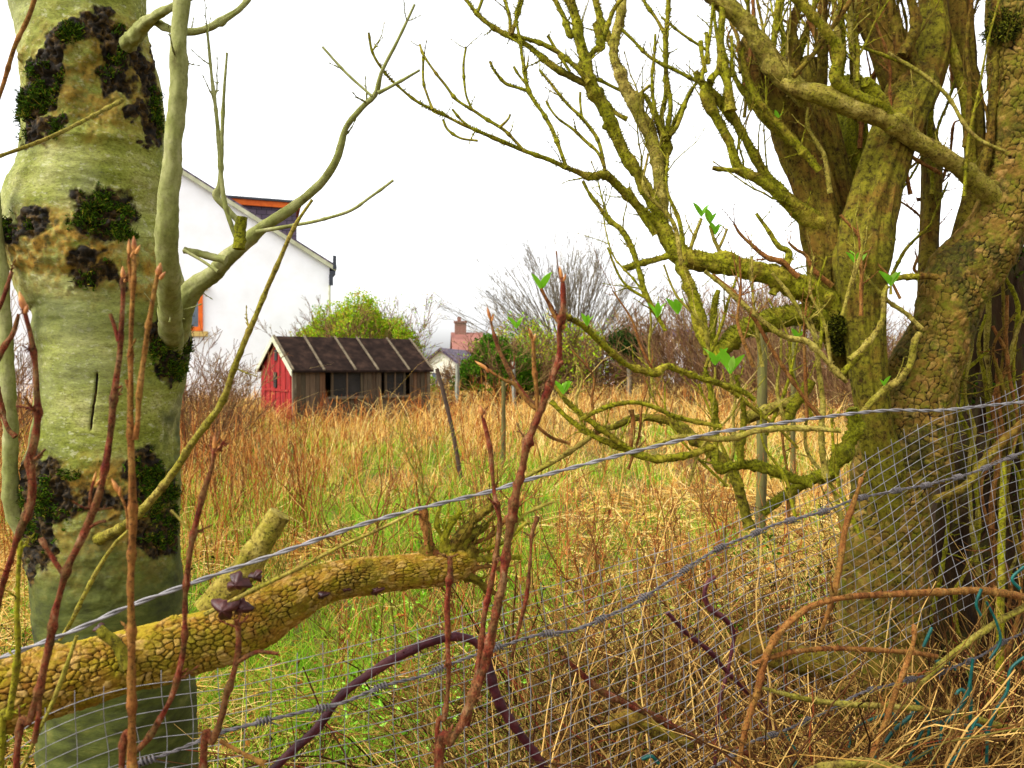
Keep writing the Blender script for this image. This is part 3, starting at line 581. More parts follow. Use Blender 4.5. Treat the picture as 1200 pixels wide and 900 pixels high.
# limb B with its knobs
eb('branch', [(985, 268, 20), (965, 262, 24), (945, 253, 22), (925, 238, 20), (906, 215, 14), (892, 195, 12), (878, 170, 11), (862, 142, 11), (855, 132, 14), (838, 112, 11), (822, 96, 10), (815, 84, 8)], [2.38, 2.3], 'olive', n=16, spur=.5, shoots=6)
eb('branch', [(918, 234, 12), (904, 222, 12), (885, 208, 12), (866, 197, 14), (858, 180, 11), (852, 162, 11), (838, 136, 12), (830, 122, 17), (826, 108, 12), (834, 95, 8)], [2.34, 2.28], 'olive', n=14, spur=.4, shoots=4)
eb('branch', [(866, 200, 7), (850, 199, 6), (835, 197, 5)], 2.29, 'olive', n=8)
for pts in ([(856, 130, 14), (854, 105, 10), (848, 70, 9), (842, 35, 8)], [(832, 95, 9), (843, 78, 8), (845, 40, 8), (846, 2, 8)], [(858, 90, 5), (858, 60, 4), (857, 42, 4)], [(827, 85, 5), (823, 65, 5), (821, 48, 5)], [(830, 75, 5), (829, 55, 5), (828, 38, 4)], [(822, 95, 5), (832, 40, 4), (836, 0, 4)], [(845, 85, 6), (852, 100, 6), (858, 120, 6)]):
    eb('branch', pts, 2.26, 'olive', n=8, spur=.5)
eb('branch', [(960, 200, 9), (930, 165, 10), (905, 138, 10), (886, 116, 10), (874, 85, 8), (868, 58, 7)], 2.3, 'olive', n=10, spur=.5, shoots=2, shlen=(.05, .2))
eb('branch', [(925, 165, 9), (905, 148, 9), (884, 125, 8), (866, 100, 7), (858, 84, 5)], 2.36, 'olive', n=10, spur=.5, shoots=2, shlen=(.05, .2))
# limb A and the tall branches of the middle
eb('branch', [(1000, 385, 34), (975, 362, 40), (945, 340, 34), (915, 326, 29), (880, 318, 26), (840, 308, 25), (805, 301, 25), (786, 286, 23), (773, 262, 20)], [2.36, 2.3, 2.3, 2.34], 'olive', 'lower limb arching out to the left', n=26, rough=.14, spur=.5, knob=.15)
eb('branch', [(774, 268, 18), (775, 245, 16), (771, 200, 15), (766, 172, 16), (760, 152, 16), (748, 132, 18), (744, 118, 20), (734, 106, 15), (726, 85, 13), (719, 65, 11), (722, 40, 12), (728, 15, 12), (730, -20, 12)], [2.34, 2.42, 2.5], 'olive_pale', n=16, rough=.1, spur=.55, knob=.35, shoots=4)
eb('branch', [(722, 62, 9), (714, 45, 9), (704, 25, 9), (697, 0, 9), (690, -25, 9)], 2.48, 'olive', n=12, spur=.6)
eb('branch', [(776, 262, 16), (768, 245, 15), (752, 212, 15), (740, 192, 15), (729, 172, 15), (718, 150, 15), (704, 122, 15), (692, 100, 16), (688, 90, 18), (684, 62, 13), (676, 28, 12), (668, 0, 12), (660, -30, 12)], [2.34, 2.3, 2.28], 'olive', n=16, rough=.12, spur=.55, knob=.35, shoots=3)
eb('branch', [(772, 268, 12), (758, 252, 10), (744, 238, 10), (728, 222, 11), (714, 208, 10), (706, 205, 11), (692, 207, 9), (680, 203, 7), (663, 196, 6), (640, 186, 5.5), (615, 177, 5), (575, 160, 5), (540, 145, 4), (515, 132, 4), (487, 118, 3.5), (460, 95, 3), (447, 80, 3), (436, 60, 3), (432, 38, 3)], [2.34, 2.2, 2.1, 2.0], 'olive', 'long slender branch reaching left into the sky', n=10, rough=.1, spur=.7, slen=(.02, .09), knob=.3)
for pts, dd in (([(615, 178, 4.5), (603, 165, 4), (590, 152, 4), (570, 140, 4), (555, 130, 4), (535, 117, 4), (522, 100, 3.5), (508, 82, 3), (496, 64, 3), (492, 52, 3)], 2.05), ([(553, 128, 3.5), (546, 110, 3), (543, 80, 3), (546, 55, 2.5)], 2.05), ([(507, 128, 3.5), (500, 110, 3), (496, 95, 3), (496, 66, 3)], 2.0),
                ([(555, 152, 3), (540, 140, 3), (530, 128, 3)], 2.02), ([(560, 165, 3), (540, 162, 3), (525, 152, 3), (519, 140, 3)], 2.02), ([(585, 150, 4), (595, 140, 3), (598, 134, 3)], 2.04),
                ([(664, 197, 5.5), (658, 180, 5), (648, 155, 5), (636, 132, 5), (620, 108, 5.5), (614, 80, 4.5), (610, 50, 4), (605, 20, 4), (611, -5, 4)], 2.1), ([(620, 107, 5), (605, 102, 4), (592, 97, 4), (580, 84, 3.5), (574, 72, 3)], 2.1), ([(618, 100, 4), (608, 88, 3), (602, 78, 3)], 2.12),
                ([(687, 98, 9), (668, 90, 8), (648, 78, 8), (632, 65, 7), (615, 52, 6.5), (598, 43, 6.5), (575, 30, 5.5), (558, 15, 5), (545, -2, 5)], 2.26), ([(690, 96, 7), (674, 78, 6), (655, 62, 6), (636, 52, 6), (614, 45, 5), (598, 40, 5)], 2.24), ([(668, 84, 4), (655, 64, 4), (642, 42, 3.5)], 2.24), ([(598, 42, 5), (597, 20, 4), (590, -5, 4)], 2.22), ([(600, 40, 5), (606, 20, 5), (612, 0, 5)], 2.2), ([(560, 14, 4), (565, 0, 4), (570, -15, 4)], 2.22),
                ([(709, 200, 5), (704, 175, 4.5), (697, 158, 4.5), (682, 138, 4.5), (668, 125, 4), (655, 110, 4), (643, 95, 3.5), (632, 82, 3)], 2.18), ([(708, 195, 4), (700, 178, 4), (686, 165, 4), (672, 152, 3.5), (655, 140, 3), (645, 128, 3), (640, 118, 2.5)], 2.16), ([(682, 138, 3.5), (680, 120, 3), (680, 108, 3)], 2.18),
                ([(735, 140, 6), (722, 133, 5), (712, 122, 5), (704, 108, 5)], 2.4), ([(733, 108, 5), (718, 102, 4), (700, 92, 4)], 2.46), ([(689, 84, 7), (676, 45, 6), (668, 40, 9), (660, 20, 6), (650, 0, 6), (640, -15, 6)], 2.3), ([(688, 70, 8), (698, 58, 8), (704, 55, 10), (699, 32, 8), (697, 27, 7)], 2.3), ([(705, 55, 6), (712, 30, 6), (720, 10, 5), (735, -10, 5)], 2.32),
                ([(777, 205, 10), (780, 180, 10), (780, 162, 14), (770, 142, 7), (758, 116, 6), (753, 110, 4)], 2.4), ([(780, 165, 9), (775, 138, 6), (780, 110, 6), (780, 60, 6), (783, 10, 5.5), (784, -15, 5.5)], 2.42), ([(780, 165, 8), (784, 140, 6), (786, 120, 5.5), (781, 85, 5), (779, 38, 5)], 2.38), ([(779, 160, 6), (768, 130, 4.5), (764, 92, 4), (767, 60, 3.5), (768, 40, 3)], 2.36), ([(784, 160, 7), (793, 148, 6), (800, 130, 5), (808, 110, 4), (816, 97, 4)], 2.38), ([(782, 160, 6), (795, 132, 4), (812, 102, 3.5)], 2.42),
                ([(828, 102, 5), (810, 92, 4.5), (786, 80, 4.5), (770, 72, 4.5), (756, 62, 4), (740, 45, 4), (728, 34, 4)], 2.36), ([(778, 38, 5), (768, 20, 4), (757, 5, 4), (750, -10, 4)], 2.42), ([(830, 60, 4), (800, 40, 3), (775, 20, 3)], 2.5), ([(742, 115, 4), (754, 106, 4), (762, 100, 4)], 2.46)):
    eb('branch', pts, dd, 'olive', n=8, rough=.1, spur=.65, slen=(.015, .05), knob=.35)
# under limb A
eb('branch', [(1002, 392, 30), (985, 378, 30), (955, 372, 30), (920, 370, 27), (888, 378, 25), (862, 394, 23), (842, 412, 21), (828, 410, 14)], [2.36, 2.26], 'mossy', 'mossy limb bowing down below the arching one', n=24, rough=.14, spur=.2)
eb('branch', [(840, 416, 16), (826, 402, 14), (822, 385, 17), (816, 360, 17), (809, 338, 15), (801, 318, 13), (796, 305, 12)], [2.24, 2.3], 'olive', n=16, spur=.4)
eb('branch', [(832, 412, 10), (836, 380, 9), (838, 355, 8), (842, 340, 6)], 2.26, 'mossy', n=10, spur=.5)
eb('branch', [(768, 275, 9), (752, 250, 8), (742, 232, 7), (736, 220, 6), (742, 235, 5), (735, 212, 4)][:4], 2.3, 'olive', n=8, spur=.5)
eb('branch', [(782, 300, 9), (766, 305, 8), (748, 310, 8), (730, 315, 7)], 2.28, 'olive', n=10, spur=.3)
eb('branch', [(780, 388, 5), (768, 366, 6), (757, 345, 7), (750, 320, 7), (742, 295, 7), (730, 272, 7), (714, 258, 6), (700, 240, 5), (690, 225, 4), (683, 212, 4)], 2.2, 'olive', n=9, spur=.8, slen=(.02, .07), shoots=2)
eb('branch', [(758, 350, 4), (738, 338, 4), (725, 322, 3), (712, 290, 3)], 2.18, 'olive', n=7, spur=.8)
# tangle below
eb('branch', [(998, 478, 12), (1002, 492, 17), (1000, 508, 18), (990, 526, 18), (978, 542, 18), (972, 556, 17), (960, 560, 12)], 2.16, 'mossy', 'knobbly bright mossy elbow', n=18, rough=.3, knob=.4)
eb('branch', [(975, 552, 16), (955, 560, 14), (935, 572, 13), (912, 588, 12), (894, 602, 10)], 2.12, 'mossy', n=14, rough=.2)
eb('branch', [(950, 566, 10), (932, 562, 11), (905, 552, 12), (878, 546, 12), (856, 548, 12), (842, 550, 12), (838, 530, 8), (840, 505, 7), (838, 480, 8), (830, 450, 6), (826, 430, 5)], 2.08, 'mossy', n=12, rough=.2, spur=.3)
eb('branch', [(968, 560, 10), (964, 535, 7), (962, 505, 7), (964, 470, 7), (960, 440, 6), (956, 400, 6), (948, 372, 6)], 2.06, 'olive_pale', n=9, spur=.4)
eb('branch', [(868, 545, 8), (868, 520, 8), (872, 490, 6), (868, 462, 5), (862, 440, 4)], 2.06, 'mossy', n=9, rough=.2, spur=.4)
eb('branch', [(985, 505, 6), (940, 502, 7), (890, 505, 8), (850, 515, 8), (800, 512, 6), (770, 520, 5), (745, 530, 4)], fd(850) + .012, 'olive_pale', n=10, spur=.2)
eb('branch', [(870, 492, 14), (885, 486, 15), (903, 479, 14), (930, 470, 12), (938, 462, 8)], 2.14, 'olive_pale', n=14, rough=.1)
eb('branch', [(922, 492, 13), (932, 475, 14), (944, 456, 14), (950, 446, 12)], 2.12, 'mossy', n=14)
eb('branch', [(838, 523, 8), (815, 530, 8), (795, 535, 9), (770, 538, 10), (748, 533, 10), (728, 524, 9), (705, 515, 8), (690, 508, 8), (670, 494, 7), (655, 480, 6), (645, 470, 5)], 2.0, 'olive', 'green lichened branch weaving along the top wire', n=10, spur=.4, rough=.14)
eb('branch', [(740, 528, 7), (720, 514, 7), (698, 498, 7), (680, 484, 7), (664, 470, 6), (650, 452, 5)], 1.98, 'olive', n=9, spur=.4)
eb('branch', [(692, 512, 7), (672, 526, 7), (650, 540, 6), (628, 552, 6), (612, 562, 5)], 1.96, 'olive_pale', n=9, spur=.3)
eb('branch', [(884, 468, 6), (868, 458, 7), (840, 449, 7), (810, 440, 7), (782, 429, 8), (768, 437, 10), (752, 434, 8), (735, 428, 8), (715, 412, 8), (700, 398, 7), (686, 384, 7), (670, 374, 6), (660, 368, 4)], [2.0, 1.9, 1.75], 'olive', 'drooping branch of fresh shoots', n=10, spur=.4, knob=.3)
eb('branch', [(846, 500, 6), (815, 494, 6), (790, 488, 6), (768, 478, 6), (745, 472, 6), (722, 474, 6), (700, 482, 6), (680, 492, 5)], 1.95, 'olive', n=9, spur=.5)
eb('branch', [(826, 318, 5), (848, 336, 5), (870, 356, 6), (905, 385, 7), (925, 396, 7), (945, 400, 8), (962, 415, 7), (985, 440, 7), (992, 448, 5)], 2.02, 'olive_pale', n=9, spur=.2)
eb('branch', [(835, 322, 5), (862, 345, 5), (885, 375, 5), (905, 410, 5), (925, 440, 5), (945, 470, 5), (962, 490, 5)], 2.05, 'brownbark', n=8, spur=.2)
eb('branch', [(840, 448, 6), (862, 462, 5), (885, 480, 5), (915, 505, 4), (935, 525, 4)], 2.03, 'olive', n=8, spur=.3)
eb('branch', [(905, 320, 4), (925, 345, 5), (940, 370, 5), (955, 395, 4)], 2.05, 'olive_pale', n=8)
eb('branch', [(740, 480, 7), (742, 500, 6), (738, 530, 5)], 2.05, 'brownbark', n=8, spur=.3)
eb('branch', [(905, 345, 10), (925, 300, 9), (912, 288, 7), (900, 270, 5), (886, 250, 4)], 2.3, 'olive', n=8, spur=.9, slen=(.03, .1))
eb('branch', [(935, 325, 8), (918, 308, 7), (900, 302, 6), (882, 288, 5), (868, 275, 4), (860, 262, 3)], 2.28, 'brownbark', n=8, spur=.9, slen=(.03, .1))
eb('branch', [(975, 335, 8), (955, 318, 6), (945, 300, 4), (932, 292, 4), (924, 284, 3)], 2.3, 'brownbark', n=8, spur=.8, slen=(.03, .1))
eb('branch', [(1080, 385, 6), (1062, 368, 5), (1040, 352, 5), (1020, 330, 4), (1010, 318, 4)], 2.2, 'olive_pale', n=8)
eb('branch', [(995, 422, 8), (1010, 410, 7), (1025, 392, 7), (1034, 375, 6), (1036, 345, 6), (1040, 335, 5)], 2.18, 'olive_pale', n=9)
eb('branch', [(985, 440, 8), (1005, 418, 8), (1010, 415, 6)], 2.18, 'olive', n=9)
eb('branch', [(1006, 488, 8), (1018, 475, 8), (1035, 458, 9), (1050, 448, 9), (1066, 430, 8), (1072, 400, 8), (1078, 390, 6)], 2.2, 'olive_pale', n=10, spur=.2)
eb('branch', [(985, 252, 4), (1005, 275, 4), (1025, 305, 4), (1042, 325, 4), (1055, 350, 4)], 2.24, 'brownbark', n=7, spur=.3)
eb('branch', [(1076, 325, 8), (1060, 324, 8), (1050, 327, 6)], 2.26, 'olive', n=9)
eb('branch', [(1098, 325, 8), (1085, 323, 8), (1062, 325, 8)], 2.3, 'fibre', n=9)
# dead orange limb and mossy fallen bits between tree and field
DL = MB(); limb(DL, [(700, 506, 6), (720, 500, 7), (742, 490, 8), (775, 491, 10), (795, 498, 12), (812, 514, 13), (830, 525, 14), (860, 560, 12), (880, 620, 12)], [2.75, 2.7, 2.6], n=12, rough=.15, spur=.2)
o = DL.build('dead_branch', M['smoothwood'], None, tuple(at(795, 498, 2.7))); tag(o, 'bare orange-brown dead branch bent over the grass left of the elder tree', 'branch')
# leaf sprays
def spray(x, y, d, n=5, L=.03, parent=ET, org=EO, spread=1.0):
    q = MB(); p = at(x, y, d)
    for k in range(n):
        a = 2 * PI * k / n + rng.random(); dirv = unit(np.array([math.cos(a) * .5 * spread, math.sin(a) * .45 * spread, .9 + .4 * rng.random()])); side = unit(np.cross(dirv, [0.1, .3, 1])); nrm = np.cross(side, dirv)
        l = L * rng.uniform(.7, 1.25); w = l * rng.uniform(.16, .24); t = np.linspace(0, 1, 7); wd = w * np.sin(PI * np.clip(t * .93 + .05, 0, 1)) ** .8
        c = p + dirv * l * t[:, None] + nrm * (-.25 * l * t[:, None] ** 2)
        A = np.stack([c - side * wd[:, None] + nrm * wd[:, None] * .35, c, c + side * wd[:, None] + nrm * wd[:, None] * .35], 1).reshape(-1, 3)
        i = np.arange(6)[:, None] * 3; q.add(A, np.concatenate([i + [0, 1, 4, 3], i + [1, 2, 5, 4]]))
    q.build('leaf_spray', M['leaf'], parent, org)
for (x, y, d, n_, L) in ((856, 438, 2.02, 6, .042), (838, 428, 2.04, 4, .03), (1044, 335, 2.18, 6, .035), (1005, 312, 2.2, 5, .035), (822, 254, 2.3, 5, .03), (832, 262, 2.3, 4, .025), (838, 275, 2.3, 4, .025), (912, 143, 2.3, 4, .02), (770, 372, 2.1, 5, .028), (794, 368, 2.1, 5, .03), (935, 398, 2.1, 4, .022), (1036, 452, 2.18, 4, .018), (660, 462, 1.9, 6, .028), (688, 382, 1.75, 4, .022), (634, 340, 1.7, 4, .024), (605, 385, 1.8, 4, .02)): spray(x, y, d, n_, L * 1.45)
# old ivy stump behind the right trunk
ST = thing('rotten_stump', tuple(at(1168, 980, 2.75)), 'dark rotten stump behind the leaning elder trunk at the right edge', 'stump'); SO = tuple(ST.location)
K = pxpath([(1182, 285, 22), (1180, 320, 58), (1176, 360, 74), (1170, 430, 84), (1160, 520, 104), (1145, 620, 130), (1138, 720, 150), (1135, 820, 160), (1130, 980, 190)], 2.8); D, s = spl(K, .008); a = np.linspace(0, 2 * PI, 90, endpoint=False)[None]
f = np.stack([np.cos(a) * 2.4 + 0 * s[:, None], np.sin(a) * 2.4 + 0 * s[:, None], s[:, None] * 2.2 + 0 * a], -1)
q = MB(); skin(q, D[:, :3], D[:, 3], 90, D[:, 3][:, None] * (.28 * vn(f, 4) + .16 * vn(f * 2.5, 5) + .08 * vn(f * 6, 6)))
M['rot'] = mnoise('rotten_wood', [(.3, C(30, 18, 8)), (.5, C(54, 36, 14)), (.65, C(60, 58, 18)), (.8, C(94, 78, 34))], 14, .95, 1, 60, (1.6, 1.6, .4), bd=.01)
q.build('stump_body', M['rot'], ST, SO)

for k in range(16):
    x = rng.uniform(1120, 1215); y = rng.uniform(280, 460); pts = [(x, y, 3.5)]
    for j in range(6): pts.append((pts[-1][0] + rng.normal(-2, 12), pts[-1][1] + rng.uniform(35, 75), rng.uniform(3, 6)))
    q = MB(); limb(q, pts, 2.52 + .1 * rng.random(), n=7, spur=.5, shoots=1); tag(q.build('dead_stem', M[['olive', 'brownbark', 'fibre', 'olive_pale'][k % 4]], ST, SO))
q = MB(); T_s, N_s, B_s = frames(D[:, :3]); k = 7000; ii = rng.integers(0, len(D), k); aa = rng.uniform(0, 2 * PI, k); b0 = D[ii, :3] + (N_s[ii] * np.cos(aa)[:, None] + B_s[ii] * np.sin(aa)[:, None]) * (D[ii, 3] * 1.06)[:, None]
kp = vn(b0 * 7, 77) > .05; leafquads(q, b0[kp] + rng.normal(0, .012, (int(kp.sum()), 3)), rng.uniform(.006, .014, int(kp.sum()))); q.build('moss_cover', M['moss'], ST, SO, False)

# fine upright shoots filling the head of the tree
rs = np.random.default_rng(5)
for k in range(30):
    x = rs.uniform(850, 1150); y = rs.uniform(30, 250) if x > 900 else rs.uniform(40, 130); d = rs.uniform(2.28, 2.75); Hh = rs.uniform(70, 230); dx = rs.normal(-8, 26); w = rs.uniform(3, 7.5)
    pts = [(x, y + 20, w * 1.1)] + [(x + dx * t + rs.normal(0, 4), y - Hh * t, w * (1 - .45 * t)) for t in (.25, .5, .75, 1)]
    eb('branch', pts, [d, d + rs.normal(0, .1)], ['olive', 'fibre', 'olive_pale', 'brownbark'][k % 4], n=8, spur=.55, shoots=2 if k % 2 else 1, shlen=(.05, .2))
for k in range(16):
    x = rs.uniform(955, 1120); y = rs.uniform(150, 330); d = rs.uniform(2.5, 2.8); pts = [(x, y, 5)]
    for j in range(4): pts.append((pts[-1][0] + rs.normal(0, 22), pts[-1][1] - rs.uniform(5, 45), 4 - .6 * j))
    eb('branch', pts, d, ['olive', 'brownbark'][k % 2], n=7, spur=.6, shoots=1, shlen=(.05, .15))
for (x, y, w, h_) in ((800, 300, 6, 120), (830, 420, 5, 110), (880, 420, 5, 120), (760, 440, 4, 100), (905, 500, 5, 120), (945, 480, 5, 130), (700, 500, 4, 90), (860, 560, 5, 110), (930, 600, 5, 120), (980, 620, 6, 140), (745, 540, 4, 90), (815, 560, 4, 110), (1000, 360, 5, 110), (965, 420, 5, 120)):
    for r_ in range(2):
        dx = rs.normal(-14, 30); pts = [(x + rs.normal(0, 12), y + 10, w)] + [(x + dx * t + rs.normal(0, 6), y - h_ * t, w * (1 - .5 * t)) for t in (.33, .66, 1)]
        eb('branch', pts, rs.uniform(1.95, 2.3), ['olive', 'brownbark', 'olive_pale'][(r_ + x) % 3], n=7, spur=.6, shoots=2, shlen=(.05, .18))

# black-green moss cushions at the joints of the elder
M['blackmoss'] = misl('black_green_moss', [(0, C(20, 20, 6)), (.45, C(44, 46, 10)), (.8, C(76, 80, 14)), (1, C(112, 112, 28))], .95)
def cushion(x, y, d, r, n_=1400):
    c = at(x, y, d); v = rs.normal(0, 1, (n_, 3)); v /= np.linalg.norm(v, axis=1)[:, None]; r_ = r * .62 * d / F; c = c + r_ * rs.normal(0, .55, (4, 3))[rs.integers(0, 4, n_)] + np.array([0, .004, 0]); b = c + v * r_ * (rs.uniform(.45, 1, (n_, 1))) * np.array([1, .8, 1]) * (1 + .35 * vn(v * 3 + x, 3))[:, None]
    q = MB(); prisms(q, np.stack([b, b + v * .003, b + v * .006 + rs.normal(0, .002, (n_, 3))], 1), np.tile(np.array([.0022, .0018, .0006]), (n_, 1)), 3); tag(q.build('moss_cushion', M['blackmoss'], ET, EO, False), kind='stuff')
for a_ in (a_ for a_ in ((1046, 142, 2.24, 17), (960, 120, 2.3, 13), (1182, 22, 2.33, 26), (1160, 175, 2.34, 16), (1150, 210, 2.36, 18), (1090, 62, 2.38, 14), (1150, 50, 2.44, 15), (990, 385, 2.33, 22), (978, 405, 2.36, 20), (690, 97, 2.27, 8), (745, 128, 2.39, 8), (733, 162, 2.29, 7), (835, 125, 2.27, 9), (857, 134, 2.26, 9), (783, 162, 2.4, 9), (1056, 235, 2.34, 10), (840, 412, 2.23, 9), (948, 262, 2.33, 10), (1112, 20, 2.4, 14), (1012, 20, 2.38, 18), (1130, 330, 2.3, 12)) if a_[0] in (990, 978, 1182)): cushion(a_[0], a_[1], a_[2], a_[3] * .8)

for pts in ([(806, 304, 5), (812, 282, 5), (822, 256, 4)], [(848, 308, 5), (842, 292, 5), (836, 278, 4), (832, 264, 4)], [(842, 292, 4), (848, 280, 4), (852, 268, 3)], [(858, 452, 5), (857, 446, 4), (856, 438, 4)], [(838, 444, 4), (838, 430, 3)], [(1044, 345, 4), (1044, 335, 3)], [(1012, 335, 4), (1005, 314, 3)]):
    eb('branch', pts, 2.02 if pts[0][1] > 420 else (2.18 if pts[0][0] > 1000 else 2.3), 'olive_pale', n=7, spur=1)
# ------------------------------------------------------------------ fence wires
def wirepath(pts, off=0.0, step=.012):
    K = np.array([list(at(x, y, fd(x) * 1.0 + off)) + [.001] for x, y in pts]); return spl(K, step)
def twisted(mb, D, s, r, gap, pitch, strands=2, n=6):
    P = D[:, :3]; T, N, Bv = frames(P)
    for k in range(strands):
        a = s / pitch * 2 * PI + k * 2 * PI / strands
        skin(mb, P + (N * np.cos(a)[:, None] + Bv * np.sin(a)[:, None]) * gap, np.full(len(P), r), n)
q = MB(); D, s = wirepath([(-260, 860), (-60, 792), (0, 771), (84, 740), (150, 711), (240, 678), (330, 647), (420, 616), (480, 599), (574, 576), (616, 563), (740, 530), (834, 508), (874, 502), (963, 489), (1040, 481), (1100, 481), (1170, 474), (1300, 462)], .0, .006)
twisted(q, D, s, .0021, .0021, .09, 2, 7)
tag(q.build('line_wire', M['wire'], None, tuple(D[len(D) // 2, :3])), 'taut grey twisted wire running along the top of the fence', 'wire')
def barbed(pts, off, label):
    D, s = wirepath(pts, off, .005); org = tuple(D[len(D) // 2, :3]); root = thing('barbed_wire', org, label, 'barbed wire')
    P = D[:, :3].copy(); P[:, 2] += .003 * vn(np.stack([s * 14, 0 * s, 0 * s], -1), 3); D[:, :3] = P
    q = MB(); twisted(q, D, s, .0017, .0017, .035, 2, 6); q.build('strand', M['barb'], root, org)
    T, N, Bv = frames(P); L = .05
    while L < s[-1] - .03:
        i = int(np.searchsorted(s, L)); L += .1 + rng.uniform(-.012, .012); q = MB(); a = np.linspace(0, 8.5 * PI, 56); off_ = (np.linspace(-.012, .012, 56))
        H = P[i] + T[i] * off_[:, None] + (N[i] * np.cos(a)[:, None] + Bv[i] * np.sin(a)[:, None]) * .0056
        e0 = H[0] + unit(H[0] - P[i] + rng.normal(0, .004, 3)) * .02; e1 = H[-1] + unit(H[-1] - P[i] + rng.normal(0, .004, 3)) * .02
        skin(q, np.concatenate([[e0], H, [e1]]), np.concatenate([[.0003], np.full(56, .0016), [.0003]]), 5); q.build('barb', M['barb'], root, org)
    return root
barbed([(-60, 960), (60, 925), (150, 898), (200, 882), (263, 859), (350, 837), (394, 827), (443, 808), (490, 793), (537, 775), (613, 750), (693, 731), (757, 698), (800, 670), (813, 660), (870, 630), (923, 611), (960, 600), (1010, 584), (1070, 571), (1130, 557), (1200, 530), (1290, 505)], -.012, 'long rusted grey barbed wire sagging across the mesh')
barbed([(790, 925), (847, 893), (880, 870), (917, 857), (973, 833), (1013, 812), (1083, 793), (1143, 772), (1200, 740), (1290, 700)], -.03, 'short barbed wire at the lower right in front of the elder trunk base')
# welded mesh strip, sheared and sagging
top = np.array([(-130, 935), (-60, 905), (8, 872), (50, 846), (140, 812), (218, 793), (365, 762), (480, 737), (600, 705), (700, 673), (800, 640), (860, 612), (940, 575), (1000, 545), (1100, 490), (1200, 450), (1300, 415)], float)
KT = np.array([list(at(x, y, fd(x) - .004)) + [.001] for x, y in top]); DTp, sT = spl(KT, .004)
LT_ = sT[-1]
def net(u, v):
    """u along the top edge, v down, with the shear and the slow buckling of a loose net"""
    lean = np.interp(u / LT_, [0, .25, .5, .75, 1], [-.03, .02, .1, .2, .3]); uu = np.clip(u + v * lean, 0, LT_)
    P = np.stack([np.interp(uu, sT, DTp[:, k]) for k in range(3)], -1)
    P[:, 2] -= v * .985
    w = fbm(np.stack([u * 2.6, v * 3.2, 0 * u], -1), 3, 31)
    P[:, 1] += .035 * w * sst(v, 0, .15) - .02 * v; P[:, 2] += .010 * fbm(np.stack([u * 4, v * 4, 0 * u + 7], -1), 2, 33); P[:, 0] += .006 * fbm(np.stack([u * 6, v * 6, 0 * u + 17], -1), 2, 35)
    return P
q = MB(); rows = 20; ch, cw = .0245, .041
for r_ in range(rows):
    u = np.arange(0, LT_, .012); v = np.full(len(u), r_ * ch); e = 1.0 if r_ < rows - 1 else .96
    skin(q, net(u, v), np.full(len(u), .00068), 5)
for c_ in range(int(LT_ / cw)):
    v = np.arange(-.012 if c_ % 3 else -.02, (rows - 1) * ch + .01, .011); u = np.full(len(v), c_ * cw)
    skin(q, net(u, v) + np.array([0, .0012, 0]), np.full(len(v), .00068), 5)
o = q.build('wire_mesh', M['netwire'], None, tuple(KT[8, :3])); tag(o, 'sagging square welded wire mesh strip stretched along the fence', 'wire mesh')
# torn green coated chain-link at the lower right
CLO = tuple(at(1110, 840, 1.8)); CL = thing('chain_link_remnant', CLO, 'torn curls of green plastic-coated chain-link at the lower right', 'chain link')
def px_tube(q, pts, d, n=8, step=.006): D, s = spl(pxpath(pts, d), step); skin(q, D[:, :3], D[:, 3], n)
for pts in ([(1024, 890, 6), (1046, 858, 6), (1064, 842, 7), (1076, 828, 6), (1072, 818, 5)], [(1086, 838, 7), (1092, 846, 8), (1108, 846, 8), (1122, 832, 8), (1132, 815, 8), (1126, 808, 6), (1120, 814, 5)], [(1134, 815, 6), (1138, 790, 5), (1140, 772, 5)], [(1137, 800, 5), (1138, 830, 5), (1134, 860, 5), (1126, 885, 5)], [(1104, 850, 5), (1100, 870, 5), (1080, 885, 5), (1060, 895, 5)], [(1090, 846, 5), (1088, 872, 5), (1096, 900, 5)],
            [(1200, 770, 5), (1184, 785, 5), (1180, 810, 5), (1166, 835, 5), (1158, 860, 5), (1156, 895, 5)], [(1130, 850, 5), (1148, 850, 5), (1158, 862, 5)], [(1040, 848, 5), (1050, 845, 6), (1046, 836, 5), (1036, 838, 5), (1010, 848, 4), (998, 860, 4), (995, 876, 4)], [(1150, 690, 5), (1144, 708, 5), (1150, 722, 4)], [(1156, 705, 4), (1168, 730, 4), (1172, 752, 5), (1160, 772, 4)], [(1195, 690, 6), (1186, 678, 5), (1200, 664, 5)], [(1082, 758, 5), (1090, 740, 6), (1092, 735, 4)], [(1096, 776, 6), (1108, 775, 6), (1120, 785, 4)], [(920, 855, 5), (926, 870, 4), (936, 885, 5), (930, 900, 5)], [(752, 890, 6), (764, 886, 7), (772, 895, 6)], [(1110, 900, 4), (1130, 872, 4), (1146, 840, 4)], [(1060, 900, 4), (1076, 866, 5), (1084, 850, 4)]):
    q = MB(); px_tube(q, [(p[0], p[1], p[2] * .72) for p in pts], fd(1100) - .06 + .03 * rng.normal()); q.build('wire_curl', M['teal'], CL, CLO)

